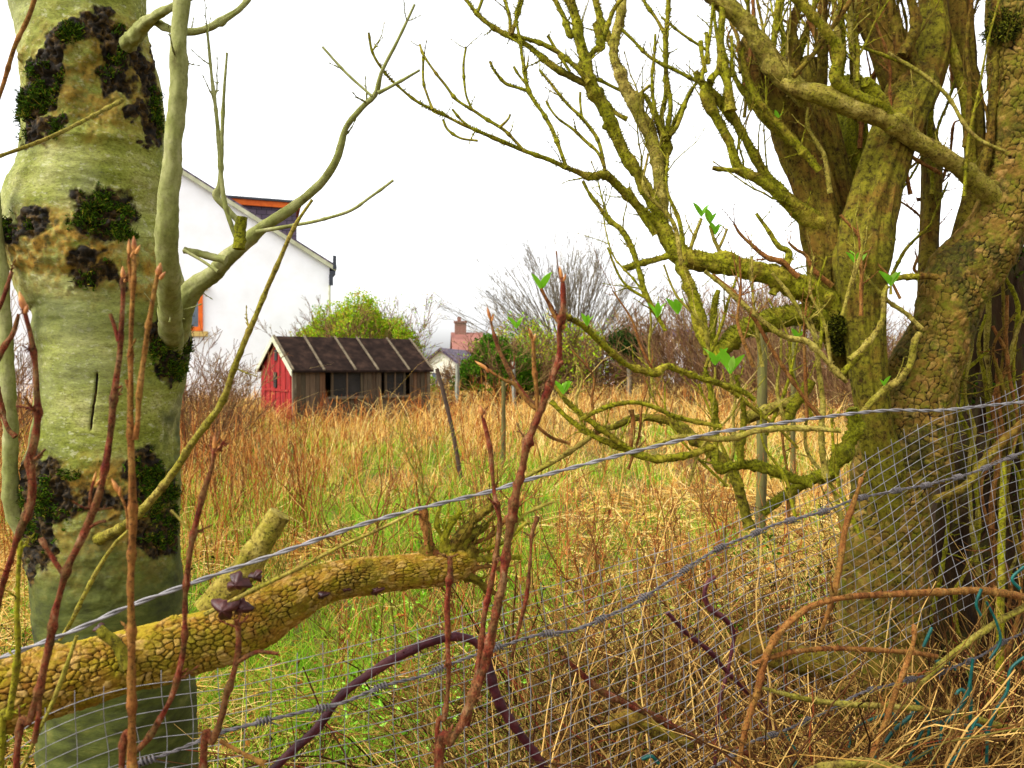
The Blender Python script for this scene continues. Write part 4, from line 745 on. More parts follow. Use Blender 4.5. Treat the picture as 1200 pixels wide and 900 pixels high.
# ------------------------------------------------------------------ bare shoots and canes in the foreground
def plant(name, label, cat, stems, org_px, mats=('redbark',), buds=True, group=None, parts='stem', foot=None):
    """stems: list of (points, distance, n, options)"""
    org = tuple(at(*org_px)); root = thing(name, org, label, cat, group)
    for k, (pts, d, opt) in enumerate(stems):
        pts = [(p[0], p[1], p[2] * .78) for p in pts]; opt = dict(opt); mt = opt.pop('mat', mats[k % len(mats)]); bd = opt.pop('bud', buds)
        q = MB(); P, R = limb(q, pts, d, **{**dict(n=10, rough=.2, spur=.7, slen=(.006, .02), knob=.3, wig=.35, step=.004), **opt}); q.build(parts if k == 0 else 'side_shoot', M[mt], root, org)
        if bd:
            q = MB(); v = unit(P[-1] - P[-3]); bud(q, P[-1] - v * .002, v, R[-1] * rng.uniform(1.1, 1.5) + .0005, rng.uniform(.009, .02) + R[-1] * 2); bud(q, P[-1] + np.array([.003, -.002, -.006]), unit(v + np.array([.5, 0, 0])), R[-1], .012); q.build('bud', M['budscale'], root, org)
    return root
def down(pts, d, tox=0):                       # carry a stem from the bottom of the frame on down to the soil
    x, y, w = pts[0]; yb = HOR + (EYE + .05) * F / (d if not isinstance(d, list) else d[0]); return [(x + tox, yb, w * 1.15), (x + tox * .5, (y + yb) / 2, w * 1.08)] + list(pts)
d1 = 1.02
plant('bare_shoot', 'red-brown forked shoot with a double tip standing before the mossy trunk', 'shoot', [
    (down([(20, 895, 9), (34, 845, 10), (48, 800, 11), (62, 730, 11), (75, 675, 11), (88, 645, 11), (100, 620, 11), (118, 575, 9), (128, 520, 9), (133, 470, 9), (139, 420, 8), (142, 380, 7), (144, 345, 6), (144, 325, 5)], d1), d1, {}),
    ([(74, 672, 8), (62, 655, 8), (53, 640, 7), (48, 630, 6)], d1, dict(bud=False)), ([(139, 400, 6), (134, 382, 6), (129, 368, 6)], d1, dict(bud=False)), ([(105, 618, 5), (116, 612, 5), (124, 611, 5)], d1, dict(bud=False)), ([(106, 600, 5), (106, 580, 5), (110, 563, 4)], d1, {}), ([(139, 455, 3), (143, 452, 3)], d1, dict(bud=False)), ([(46, 815, 6), (46, 840, 8), (40, 870, 9)], d1, dict(bud=False))], (50, 900, d1))
d2 = 1.06
plant('bare_shoot', 'crooked red shoot with an orange bud at the left edge', 'shoot', [
    (down([(-14, 780, 9), (-6, 730, 9), (2, 690, 9), (12, 660, 9), (24, 622, 10), (34, 596, 10), (38, 570, 11), (36, 542, 11), (42, 515, 10), (45, 485, 9), (43, 450, 8), (41, 420, 8), (35, 390, 7), (28, 362, 6)], d2, -10), d2, {}), ([(30, 610, 5), (36, 590, 8), (38, 560, 8), (38, 545, 6)], d2 - .01, dict(mat='redbark', bud=False))], (0, 900, d2))
plant('bare_shoot', 'dark greenish stem rising in front of the left end of the limb', 'shoot', [(down([(2, 875, 9), (10, 840, 9), (17, 800, 9), (22, 755, 9), (21, 710, 7), (22, 670, 7), (24, 640, 6)], 1.1), 1.1, {})], (2, 900, 1.1), ('olive',), False)
plant('bare_shoot', 'purple-red twig leaning in from the left edge', 'shoot', [([(-30, 460, 6), (-5, 425, 7), (5, 405, 7), (14, 392, 6), (20, 375, 5), (22, 368, 4)], 1.2, dict(mat='redbark', bud=False)), ([(-30, 420, 6), (-8, 375, 6), (5, 345, 5), (14, 318, 5)], 1.2, dict(bud=False))], (-20, 460, 1.2))
d3 = .98
plant('bare_shoot', 'tall straight brown shoot with pale orange buds in front of the trunk', 'shoot', [
    (down([(155, 890, 12), (154, 800, 12), (153, 700, 11), (154, 640, 11), (155, 570, 10), (154, 520, 9), (153, 480, 8), (153, 420, 7), (155, 360, 7), (157, 315, 7), (157, 292, 6)], d3), d3, dict(spur=.15)),
    ([(158, 515, 9), (162, 490, 8), (165, 450, 8), (170, 410, 7), (175, 375, 7), (180, 345, 7), (185, 322, 6)], d3, dict(spur=.1)), ([(150, 620, 4), (147, 595, 4), (138, 575, 4)], d3, {}), ([(155, 480, 6), (152, 460, 6), (148, 445, 6)], d3, dict(bud=False)), ([(154, 340, 5), (151, 310, 5), (151, 296, 4)], d3, {})], (155, 900, d3), ('brownbark',))
d4 = 1.0
plant('bare_shoot', 'slanting purple-red shoot crossing the limb beside the tall brown one', 'shoot', [
    (down([(142, 900, 9), (160, 880, 9), (178, 860, 9), (200, 820, 9), (210, 785, 9), (216, 745, 8), (217, 700, 8), (222, 650, 8), (231, 608, 8), (241, 572, 8), (249, 545, 6), (251, 525, 4)], d4, -20), d4, {}), ([(222, 622, 4), (212, 610, 4), (200, 598, 4)], d4, dict(mat='olive_pale', bud=False))], (142, 900, d4))
d5 = 1.04
plant('bare_shoot', 'short knobbly red shoot below the jelly ears', 'shoot', [
    (down([(238, 900, 10), (249, 870, 10), (258, 845, 10), (265, 815, 9), (273, 790, 9), (279, 760, 9), (279, 738, 7), (277, 726, 5)], d5, -10), d5, dict(bud=False)), ([(279, 775, 7), (292, 768, 7), (305, 764, 6), (326, 766, 5)], d5, dict(bud=False)), ([(258, 868, 6), (280, 880, 6), (310, 895, 7)], d5, dict(mat='brownbark', bud=False))], (238, 900, d5))
d6 = 1.22
plant('bare_shoot', 'tall dark red branching shoot with bursting buds at the centre', 'shoot', [
    (down([(516, 900, 13), (530, 870, 13), (545, 842, 13), (558, 805, 13), (570, 770, 14), (580, 725, 13), (588, 690, 13), (596, 640, 13), (602, 590, 13), (610, 550, 12), (617, 520, 12), (628, 495, 12), (640, 465, 10), (650, 435, 9), (656, 415, 8), (655, 390, 8), (659, 365, 9), (660, 340, 8), (658, 325, 4)], d6, -14), d6, dict(n=14)),
    ([(548, 850, 9), (556, 810, 9), (563, 760, 9), (568, 720, 9), (576, 680, 9), (583, 640, 8), (586, 610, 8), (580, 580, 7), (577, 555, 7), (574, 525, 7), (568, 498, 6), (565, 485, 5)], d6 + .02, {}),
    ([(634, 482, 7), (622, 474, 7), (610, 460, 6), (602, 450, 5), (590, 445, 4), (570, 432, 4)], d6, dict(mat='brownbark')), ([(622, 505, 8), (629, 490, 7), (629, 462, 6), (626, 430, 6), (625, 405, 6), (623, 395, 6)], d6, dict(mat='brownbark')), ([(640, 466, 6), (630, 475, 7), (612, 458, 6), (598, 436, 6), (586, 412, 6), (580, 395, 5), (574, 372, 4)], d6 + .05, {}),
    ([(648, 440, 8), (654, 428, 9), (660, 424, 7)], d6, dict(bud=False)), ([(662, 385, 7), (653, 375, 6), (644, 358, 6), (638, 346, 5), (634, 338, 5)], d6, dict(mat='brownbark', bud=False)), ([(658, 330, 4), (654, 315, 2.5), (652, 294, 2)], d6, dict(bud=False)), ([(598, 632, 5), (612, 606, 4), (628, 596, 4), (648, 588, 4)], d6, dict(mat='olive_pale', bud=False)), ([(624, 495, 5), (645, 512, 5), (668, 520, 4)], d6 + .02, dict(mat='brownbark', bud=False))], (516, 900, d6))
plant('bare_shoot', 'thin brown forked shoot just left of the dark red central one', 'shoot', [(down([(512, 880, 7), (522, 840, 7), (526, 790, 7), (525, 740, 8), (524, 700, 8), (527, 670, 9), (527, 652, 8)], 1.3), 1.3, dict(mat='redbark', bud=False)), ([(600, 770, 5), (612, 720, 5), (618, 690, 6), (622, 650, 5), (624, 625, 6), (630, 605, 7)], 1.5, dict(mat='redbark', bud=False))], (512, 900, 1.3), ('brownbark',))
def cane(label, pts, d, mat, name='bramble_cane', cat='cane', thorns=True, **k):
    q = MB(); P, R = limb(q, pts, d, **{**dict(n=12, rough=.08, step=.006, wig=.12), **k})
    if thorns:
        for i in range(4, len(P) - 2, 4):
            v = unit(np.cross(P[i + 1] - P[i], rng.normal(0, 1, 3))); skin(q, np.array([P[i], P[i] + v * (R[i] + .002), P[i] + v * (R[i] + .006)]), np.array([.0022, .0014, .0002]), 5)
    return tag(q.build(name, M[mat], None, tuple(P[len(P) // 2])), label, cat)
bl = lambda x: fd(x) + .14
cane('thick purple bramble cane arching behind the mesh at bottom centre', [(250, 1000, 9.6), (300, 925, 9.6), (340, 882, 10.4), (370, 855, 10.4), (400, 815, 10.4), (430, 792, 10.4), (470, 768, 10.4), (505, 752, 10.4), (530, 746, 10.4), (548, 748, 9.6), (562, 758, 9.6), (572, 775, 10.4), (578, 805, 11.2), (590, 833, 11.2), (608, 858, 10.4), (628, 885, 10.4), (650, 920, 10.4), (700, 1010, 10.4)], bl, 'purplecane')
bf = lambda x: fd(x) - .05
cane('tan bramble cane arching across the elder trunk, uppermost', [(x_, y_, w_ * .8) for x_, y_, w_ in [(1320, 760, 9), (1240, 708, 9), (1200, 700, 10), (1150, 692, 11), (1100, 694, 10), (1050, 696, 9), (1000, 699, 8), (970, 704, 8), (945, 714, 9), (922, 732, 9), (904, 755, 10), (894, 780, 10), (888, 810, 10), (880, 835, 9), (872, 860, 7), (860, 940, 7), (850, 1060, 7)]], bf, 'brownbark')
cane('straight tan cane in front of the elder trunk, middle of three', [(x_, y_, w_ * .8) for x_, y_, w_ in [(882, 778, 5), (905, 770, 7), (930, 764, 7), (975, 760, 7), (1030, 762, 7), (1070, 765, 7), (1098, 769, 6)]], bf, 'brownbark')
cane('green-brown cane across the elder trunk, lowest of three', [(x_, y_, w_ * .8) for x_, y_, w_ in [(890, 805, 5), (930, 816, 7), (960, 822, 8), (1000, 826, 8), (1050, 828, 8), (1090, 832, 8), (1130, 838, 8), (1170, 850, 9), (1210, 862, 9), (1300, 900, 9)]], bf, 'olive_pale')
cane('slanting dry tan cane crossing the second barbed wire', [(1000, 960, 6), (1020, 890, 6), (1038, 845, 6), (1050, 810, 6), (1064, 775, 6), (1071, 750, 5), (1071, 732, 5)], lambda x: fd(x) - .09, 'brownbark', cat='cane', thorns=False, spur=.4)
cane('tan cane rising to the right edge above the torn chain-link', [(1080, 800, 6), (1110, 772, 7), (1140, 748, 7), (1170, 728, 7), (1210, 706, 7), (1280, 660, 7)], lambda x: fd(x) - .04, 'olive_pale', thorns=False)
cane('pale peeling stem lying along the bottom right edge', [(900, 930, 9), (950, 904, 10), (985, 896, 10), (1010, 893, 11), (1040, 898, 10), (1080, 915, 10)], lambda x: fd(x) - .2, 'olive_pale', thorns=False)
cane('rust-brown cane slanting through the lower centre of the mesh', [(x_, y_, w_ * .8) for x_, y_, w_ in [(660, 770, 6), (700, 806, 9), (725, 820, 10), (760, 836, 11), (800, 858, 10), (840, 876, 9), (880, 886, 8), (920, 930, 8)]], lambda x: fd(x) + .1, 'redbark', thorns=False)
cane('dark purple cane dropping behind the mesh right of centre', [(x_, y_, w_ * .65) for x_, y_, w_ in [(782, 718, 7), (805, 742, 8), (830, 762, 8), (850, 785, 8), (870, 805, 9), (890, 825, 10), (905, 848, 10), (925, 878, 10), (960, 940, 10)]], bl, 'purplecane')
cane('hooked dark bramble stem behind the mesh left of the elder trunk', [(x_, y_, w_ * .65) for x_, y_, w_ in [(838, 676, 7), (828, 685, 8), (826, 700, 9), (834, 715, 10), (850, 726, 10), (860, 745, 7), (852, 790, 6), (842, 830, 6), (838, 900, 6)]], bl, 'purplecane')
cane('thin crooked brown twig in front of the mesh beside the trunk', [(962, 740, 4), (972, 712, 6), (980, 680, 7), (986, 650, 7), (990, 622, 7), (1000, 590, 6), (1010, 560, 4)], lambda x: fd(x) - .03, 'brownbark', thorns=False, spur=.3)
cane('grey-brown stick leaning across the mesh towards the right edge', [(1096, 585, 9), (1130, 570, 9), (1150, 545, 10), (1180, 512, 10), (1220, 480, 9)], lambda x: fd(x) + .12, 'fibre', thorns=False)
cane('pale dry stalk slanting in front of the mossy trunk', [(70, 750, 4), (84, 728, 5), (100, 695, 5), (118, 662, 5), (135, 637, 4), (150, 622, 3)], 1.35, 'olive_pale', name='dry_stalk', cat='stalk', thorns=False)
cane('bent pale stalk leaning on the limb at the left', [(26, 900, 4), (48, 852, 4), (64, 818, 5), (80, 775, 5), (90, 745, 4)], 1.16, 'olive_pale', name='dry_stalk', cat='stalk', thorns=False)
cane('straight brown stalk at the right edge beside the stump', [(1172, 900, 9), (1172, 800, 9), (1172, 700, 9), (1174, 620, 8), (1176, 540, 6)], 2.3, 'olive', name='dry_stalk', cat='stalk', thorns=False, spur=.2)
cane('pale peeled log lying behind the mesh left of the trunk', [(868, 748, 22), (890, 760, 30), (930, 772, 34), (985, 782, 36)], 2.25, 'fibre', name='fallen_limb', cat='fallen branch', thorns=False, n=24)
cane('rotten brown stick lying behind the mesh at bottom centre', [(715, 850, 18), (740, 842, 20), (775, 856, 18), (810, 872, 14)], 1.85, 'fibre', name='fallen_stick', cat='stick', thorns=False, n=20)
# ------------------------------------------------------------------ ground
gx = np.concatenate([np.linspace(-700, -40, 24)[:-1], np.linspace(-40, 40, 161), np.linspace(40, 700, 24)[1:]]); gy = np.concatenate([np.linspace(-60, -4, 12)[:-1], np.linspace(-4, 45, 140), np.linspace(45, 1600, 30)[1:]])
XX, YY = np.meshgrid(gx, gy); V = np.stack([XX, YY, np.where(YY < 60, gz(XX, YY), .45)], -1).reshape(-1, 3); nx, ny = len(gx), len(gy)
i = np.arange(ny - 1)[:, None] * nx; j = np.arange(nx - 1)[None]
q = MB(); q.add(V, np.stack([i + j, i + j + 1, i + nx + j + 1, i + nx + j], -1).reshape(-1, 4))
M['soil'] = mnoise('turf_soil', [(.3, C(52, 34, 14)), (.45, C(92, 66, 26)), (.55, C(76, 76, 22)), (.7, C(120, 90, 40))], 1.4, .95, .8, 9, bd=.05)
tag(q.build('ground', M['soil']), kind='structure')
q = MB(); xs = np.linspace(-700, 700, 120); h = 6 + 7 * vn(np.stack([xs * .006, 0 * xs, 0 * xs], -1), 5) + 2 * vn(np.stack([xs * .03, 0 * xs, 0 * xs], -1), 6)
A = np.stack([xs, 0 * xs + 620, 0 * xs - 1], -1); Bq = np.stack([xs, 0 * xs + 700, h], -1); Cq = np.stack([xs, 0 * xs + 900, 0 * xs - 1], -1); i = np.arange(119)
q.add(np.concatenate([A, Bq, Cq]), np.concatenate([np.stack([i, i + 1, i + 121, i + 120], -1), np.stack([i, i + 1, i + 121, i + 120], -1) + 120]))
M['hill'] = mnoise('far_hill', [(.3, C(96, 108, 116)), (.7, C(126, 134, 138))], .02, .95); tag(q.build('hills', M['hill']), kind='structure')

# ------------------------------------------------------------------ house with the white gable
HA = math.radians(17); he = np.array([math.cos(HA), math.sin(HA), 0]); hg = np.array([-math.sin(HA), math.cos(HA), 0]); hz = np.array([0, 0, 1.0])
HO = at(386, 312, 26.0); ze = HO[2]; HO[2] = 0
hN = -hg
def hl(p): r = np.asarray(p) - HO; return np.array([r @ he, r @ hg, r[2]])
def hw(a, b, z): return HO + he * a + hg * b + hz * z
pv = hl(ray_plane(215, 204, HO, hN)); slope = (pv[2] - ze) / (-pv[0]); WD = 11.6; zr = ze + slope * WD / 2; DP = 9.0
HS = thing('white_house', tuple(HO), 'large white rendered house gable with an orange-trimmed dormer behind the mossy tree', 'house'); ho = tuple(HO)
M['render'] = mnoise('white_render', [(.3, C(222, 222, 224)), (.6, C(232, 232, 236)), (.8, C(228, 228, 228))], 1.5, .9, .25, 60)
M['slate'] = NT('slate_tiles'); t = M['slate']
bk = t.n('ShaderNodeTexBrick'); bk.inputs['Scale'].default_value = 1; bk.inputs['Brick Width'].default_value = .3; bk.inputs['Row Height'].default_value = .16; bk.inputs['Mortar Size'].default_value = .012; bk.inputs['Color1'].default_value = C(74, 62, 78); bk.inputs['Color2'].default_value = C(96, 82, 96); bk.inputs['Mortar'].default_value = C(40, 34, 42)
mp = t.n('ShaderNodeMapping'); mp.inputs['Rotation'].default_value = (PI / 2, 0, 0); t.l(t.tc.outputs['Object'], mp.inputs[0]); t.l(mp.outputs[0], bk.inputs[0]); M['slate'] = t.fin(bk.outputs[0], .7)
M['orange'] = mnoise('orange_timber', [(.3, C(190, 78, 14)), (.7, C(222, 108, 30))], 6, .6)
M['verge'] = mnoise('pale_verge_board', [(.3, C(150, 150, 120)), (.7, C(186, 186, 160))], 4, .8)
M['dark'] = mnoise('dark_plastic', [(.3, C(36, 40, 46)), (.7, C(58, 62, 70))], 4, .5)
M['glass'] = mnoise('window_glass', [(.3, C(60, 72, 84)), (.7, C(96, 110, 124))], .8, .08, spec=.6)
q = MB(); q.prism([hw(0, 0, 0), hw(0, 0, ze), hw(-WD / 2, 0, zr), hw(-WD, 0, ze), hw(-WD, 0, 0)], hg * DP); q.build('wall', M['render'], HS, ho, False)
q = MB()
for sg in (0, 1):
    a0, a1 = (.22, -WD / 2) if sg == 0 else (-WD - .22, -WD / 2); z0, z1 = ze - slope * .22 + .02, zr + .02
    q.prism([hw(a0, -.1, z0), hw(a0, -.1, z0 + .14), hw(a1, -.1, z1 + .14), hw(a1, -.1, z1)], hg * (DP + .2))
q.build('roof', M['slate'], HS, ho, False)
q = MB()
for sg in (0, 1):
    a0, a1 = (.2, -WD / 2) if sg == 0 else (-WD - .2, -WD / 2); z0, z1 = ze - slope * .2 - .05, zr - .05
    q.prism([hw(a0, -.14, z0), hw(a0, -.14, z0 + .14), hw(a1, -.14, z1 + .14), hw(a1, -.14, z1)], hg * .035)
q.build('verge_board', M['verge'], HS, ho, False)
bD = 1.0; OD = hw(0, bD, 0)
t1 = hl(ray_plane(347, 246, OD, hN)); t0 = hl(ray_plane(268, 235, OD, hN)); a1, a0, zt = t1[0], t0[0] - 1.6, max(t1[2], t0[2])
q = MB(); q.prism([hw(a1, bD, ze - slope * a1 - .3), hw(a1, bD, zt), hw(a0, bD, zt + .08), hw(a0, bD, ze - slope * a0 - 1)], hg * 3.4); dm = q.build('dormer', M['slate'], HS, ho, False); dm['label'] = 'slate-clad dormer under an orange fascia'
q = MB(); q.prism([hw(a1 + .12, bD - .1, zt - .16), hw(a1 + .12, bD - .1, zt + .02), hw(a0, bD - .1, zt + .1), hw(a0, bD - .1, zt - .08)], hg * 3.6); q.build('fascia', M['orange'], dm, ho, False)
q = MB(); q.prism([hw(a1 + .18, bD - .16, zt + .022), hw(a1 + .18, bD - .16, zt + .09), hw(a0, bD - .16, zt + .17), hw(a0, bD - .16, zt + .102)], hg * 3.7); q.build('dormer_roof', M['dark'], dm, ho, False)
q = MB(); q.box(hw(a1 + .003, bD + .4, ze - slope * a1 + .3), he * .03, hg * 2.6, hz * (zt - ze + slope * a1 - .7)); q.build('dormer_window', M['glass'], dm, ho, False)
wc = hl(ray_plane(238, 388, HO, hN)); wt = hl(ray_plane(238, 340, HO, hN)); wx, wz0, wz1 = wc[0], wc[2], wt[2]; ww = 1.5
q = MB(); fr = .13
for (A, b, c, d_) in ((wx - ww, wx - ww + fr, wz0, wz1), (wx - fr, wx, wz0, wz1), (wx - ww + fr, wx - fr, wz0, wz0 + fr), (wx - ww + fr, wx - fr, wz1 - fr, wz1), (wx - ww / 2 - .05, wx - ww / 2 + .05, wz0 + fr, wz1 - fr)): q.box(hw(A, -.06, c), he * (b - A), hg * .1, hz * (d_ - c))
wf = q.build('window', M['orange'], HS, ho, False)
q = MB(); q.box(hw(wx - ww + fr, -.02, wz0 + fr), he * (ww - 2 * fr), hg * .015, hz * (wz1 - wz0 - 2 * fr)); q.build('pane', M['glass'], wf, ho, False)
M['sand'] = mnoise('sandstone_lintel', [(.3, C(170, 142, 80)), (.7, C(196, 170, 104))], 6, .9)
for (z, hh) in ((wz0 - .16, .15), (wz1 + .01, .17)):
    q = MB(); q.box(hw(wx - ww - .14, -.09, z), he * (ww + .28), hg * .13, hz * hh); q.build('sill' if z < wz0 else 'lintel', M['sand'], wf, ho, False)
q = MB(); q.box(hw(.02, -.16, ze - .28), he * .16, hg * (DP + .3), hz * .12); q.box(hw(-.02, -.2, ze - .62), he * .12, hg * .12, hz * .34); q.box(hw(.1, -.2, ze - .1), he * .1, hg * .1, hz * .42); q.build('gutter', M['dark'], HS, ho, False)
q = MB(); K = np.array([list(hw(-.0, -.07, ze - .6)) + [.035], list(hw(-.02, -.07, ze / 2)) + [.035], list(hw(-.02, -.07, 0)) + [.035]]); D, s = spl(K, .3); skin(q, D[:, :3], D[:, 3], 8); q.build('downpipe', M['verge'], HS, ho)

# ------------------------------------------------------------------ old shed: red end, grey boarded side, felt roof with battens
SA = math.radians(37); se = np.array([math.cos(SA), math.sin(SA), 0]); sg_ = np.array([-math.sin(SA), math.cos(SA), 0]); S0 = at(344, 432, 17.5); sz = S0[2]; S0[2] = 0
SL, SW, rise = 3.35, 1.95, .68
def sw(a, b, z): return S0 + se * a + sg_ * b + hz * z
SH = thing('garden_shed', tuple(S0), 'old garden shed with a red boarded end, grey timber side and dark felt roof', 'shed'); so_ = tuple(S0)
M['redpaint'] = mnoise('faded_red_paint', [(.25, C(48, 12, 10)), (.45, C(118, 20, 18)), (.6, C(142, 30, 26)), (.78, C(92, 40, 28))], 5, .85, .5, 50, (3, 3, .5))
M['greyboard'] = NT('weathered_boards'); t = M['greyboard']; cc = t.ramp(t.isl(), [(0, C(52, 34, 22)), (.3, C(70, 58, 46)), (.55, C(54, 50, 36)), (.75, C(98, 56, 28)), (1, C(96, 84, 68))]); cc = t.mix(.45, cc, t.ramp(t.noise(9, 5, .6, (3, 3, .3)), [(.3, C(44, 32, 22)), (.7, C(112, 96, 74))])); M['greyboard'] = t.fin(cc, .9)
M['felt'] = mnoise('roofing_felt', [(.3, C(26, 20, 18)), (.5, C(38, 29, 25)), (.7, C(56, 42, 35))], 5, 1, .4, 60, spec=.02)
M['batten'] = mnoise('pale_batten', [(.3, C(74, 64, 48)), (.6, C(104, 92, 72)), (.8, C(126, 116, 96))], 8, .9)
M['shadow'] = mnoise('dark_interior', [(.3, C(30, 28, 26)), (.7, C(50, 46, 42))], 3, .9)
q = MB(); nb = 13
for k in range(nb):
    b0, b1 = SW * k / nb + .004, SW * (k + 1) / nb - .004; zt = lambda b: sz + rise * (1 - abs(b - SW / 2) / (SW / 2)) - .03
    zl = 0.02 + .03 * rng.random(); off = -.012 * (k % 2)
    q.prism([sw(off, b0, zl), sw(off, b1, zl), sw(off, b1, zt(b1)), sw(off, (b0 + b1) / 2, zt((b0 + b1) / 2)), sw(off, b0, zt(b0))], se * .022)
q.build('end_wall', M['redpaint'], SH, so_, False)
for (b0, b1, z0, z1) in ((SW / 2 - .1, SW / 2 + .05, sz + .18, sz + .42), (SW / 2 - .06, SW / 2 + .1, sz - .42, sz - .08)): q = MB(); q.box(sw(-.035, b0, z0), se * .02, sg_ * (b1 - b0), hz * (z1 - z0)); q.build('vent_slot', M['shadow'], SH, so_, False)
q = MB(); q.box(sw(-.03, .25, sz - .5), se * .016, sg_ * (SW - .5), hz * .05); q.build('rail', M['redpaint'], SH, so_, False)
q = MB(); wins = ((.86, 1.62), (2.18, 2.72)); wz = (sz - .62, sz - .06); k = 0; a = .06
while a < SL - .02:
    w = rng.uniform(.09, .15); w = min(w, SL - a); off = .006 * rng.random() - .004 * (k % 2)
    inw = [u for u in wins if a + w > u[0] and a < u[1]]
    q.box(sw(a, off - .015, .02 + .05 * rng.random()), se * (w - .008), sg_ * .02, hz * ((wz[0] - .03) if inw else (sz - .03 - .04 * rng.random()))); a += w; k += 1
q.build('side_wall', M['greyboard'], SH, so_, False)
for u in wins:
    q = MB()
    for (A, b, c, d_) in ((u[0], u[0] + .05, wz[0], wz[1]), (u[1] - .05, u[1], wz[0], wz[1]), ((u[0] + u[1]) / 2 - .015, (u[0] + u[1]) / 2 + .015, wz[0], wz[1])): q.box(sw(A, -.02, c), se * (b - A), sg_ * .05, hz * (d_ - c))
    f_ = q.build('window', M['greyboard'], SH, so_, False)
    q = MB(); q.box(sw(u[0] + .05, .02, wz[0]), se * (u[1] - u[0] - .1), sg_ * .008, hz * (wz[1] - wz[0])); q.build('pane', M['glass_dark'] if 'glass_dark' in M else M['shadow'], f_, so_, False)
    q = MB(); q.box(sw(u[0] - .08, -.09, wz[0] - .05), se * (u[1] - u[0] + .16), sg_ * .12, hz * .05); q.build('sill', M['batten'], f_, so_, False)
q = MB(); q.prism([sw(0, SW, 0), sw(SL, SW, 0), sw(SL, SW, sz - .03), sw(0, SW, sz - .03)], -sg_ * .02); q.prism([sw(SL, .02, 0), sw(SL, SW - .02, 0), sw(SL, SW - .02, sz - .05), sw(SL, SW / 2, sz + rise - .05), sw(SL, .02, sz - .05)], -se * .02); q.build('back_wall', M['greyboard'], SH, so_, False)
for (a, b) in ((-.03, -.035), (SL - .05, -.035)): q = MB(); q.box(sw(a, b, 0), se * .08, sg_ * .07, hz * (sz - .02)); q.build('corner_post', M['batten'], SH, so_, False)
ov = .12; zlo = sz - rise * ov / (SW / 2)
for sgn in (0, 1):
    q = MB(); b0 = -ov if sgn == 0 else SW + ov; q.prism([sw(-.08, b0, zlo), sw(-.08, b0, zlo + .045), sw(-.08, SW / 2, sz + rise + .045), sw(-.08, SW / 2, sz + rise)], se * (SL + .16)); rf = q.build('roof', M['felt'], SH, so_, False)
    for k in range(6):
        a = -.075 + (SL + .11) * k / 5 + (0 if k in (0, 5) else rng.uniform(-.08, .08)); q = MB(); q.prism([sw(a, b0, zlo + .047), sw(a, b0, zlo + .075), sw(a, SW / 2, sz + rise + .075), sw(a, SW / 2, sz + rise + .047)], se * .045); q.build('batten', M['batten'], rf, so_, False)
    q = MB(); q.prism([sw(-.1, b0, zlo - .08), sw(-.1, b0, zlo + .04), sw(-.1, SW / 2, sz + rise + .04), sw(-.1, SW / 2, sz + rise - .08)], se * .018); q.build('bargeboard', M['verge'], rf, so_, False)

# ------------------------------------------------------------------ far houses
M['brick'] = NT('old_brick'); t = M['brick']; bk = t.n('ShaderNodeTexBrick'); bk.inputs['Scale'].default_value = 2.2; bk.inputs['Color1'].default_value = C(108, 68, 54); bk.inputs['Color2'].default_value = C(116, 72, 60); bk.inputs['Mortar'].default_value = C(150, 132, 116); mp = t.n('ShaderNodeMapping'); mp.inputs['Rotation'].default_value = (PI / 2, 0, 0); t.l(t.tc.outputs['Object'], mp.inputs[0]); t.l(mp.outputs[0], bk.inputs[0]); M['brick'] = t.fin(bk.outputs[0], .9)
M['rooftile'] = mnoise('red_brown_roof_tiles', [(.3, C(104, 66, 58)), (.7, C(138, 92, 80))], 1.2, .9, .4, 10)
M['cream'] = mnoise('cream_render', [(.3, C(222, 216, 190)), (.7, C(236, 232, 214))], 1.2, .9)
def farhouse(name, label, cat, x0, x1, yw, yr, d, ang, wall, roof, depth, chim=False, gable=True):
    o = at(x0, yw, d); z = o[2]; o[2] = -.1; w = (x1 - x0) / F * d; e = np.array([math.cos(ang), math.sin(ang), 0]); g = np.array([-math.sin(ang), math.cos(ang), 0]); r = at(x0, yr, d)[2]
    H = thing(name, tuple(o), label, cat); W3 = lambda a, b, z_: o + e * a + g * b + hz * (z_ + .1); org = tuple(o)
    q = MB()
    if gable: q.prism([W3(0, 0, 0), W3(w, 0, 0), W3(w, 0, z), W3(w / 2, 0, r), W3(0, 0, z)], g * depth)
    else: q.prism([W3(0, 0, 0), W3(0, depth, 0), W3(0, depth, z), W3(0, depth / 2, r), W3(0, 0, z)], e * w)
    q.build('wall', wall, H, org, False); q = MB()
    if gable:
        for a0 in (-.25, w + .25): zz = z - (r - z) * .25 / (w / 2); q.prism([W3(a0, -.2, zz + .01), W3(a0, -.2, zz + .16), W3(w / 2, -.2, r + .16), W3(w / 2, -.2, r + .01)], g * (depth + .4))
    else:
        for b0 in (-.25, depth + .25): zz = z - (r - z) * .25 / (depth / 2); q.prism([W3(-.2, b0, zz + .01), W3(-.2, b0, zz + .16), W3(-.2, depth / 2, r + .16), W3(-.2, depth / 2, r + .01)], e * (w + .4))
    rf = q.build('roof', roof, H, org, False)
    if chim: q = MB(); q.box(W3(.1, depth / 2 - .4, z), e * .9, g * .8, hz * (r - z + .9)); q.box(W3(.03, depth / 2 - .47, r + .9), e * 1.04, g * .94, hz * .14); q.box(W3(.3, depth / 2 - .15, r + 1.04), e * .3, g * .3, hz * .35); q.build('chimney', M['brick'], rf, org, False)
    for k in range(2):
        q = MB(); a = w * (.22 + .4 * k); q.box(W3(a, -.03, z - 1.5), e * min(1.0, w * .18), g * .05, hz * 1.0); q.build('window', M['glass'], H, org, False)
farhouse('brick_house', 'distant brick house with a chimney and red-brown roof', 'house', 533, 566, 411, 390, 62, math.radians(6), M['brick'], M['rooftile'], 6, True, False)
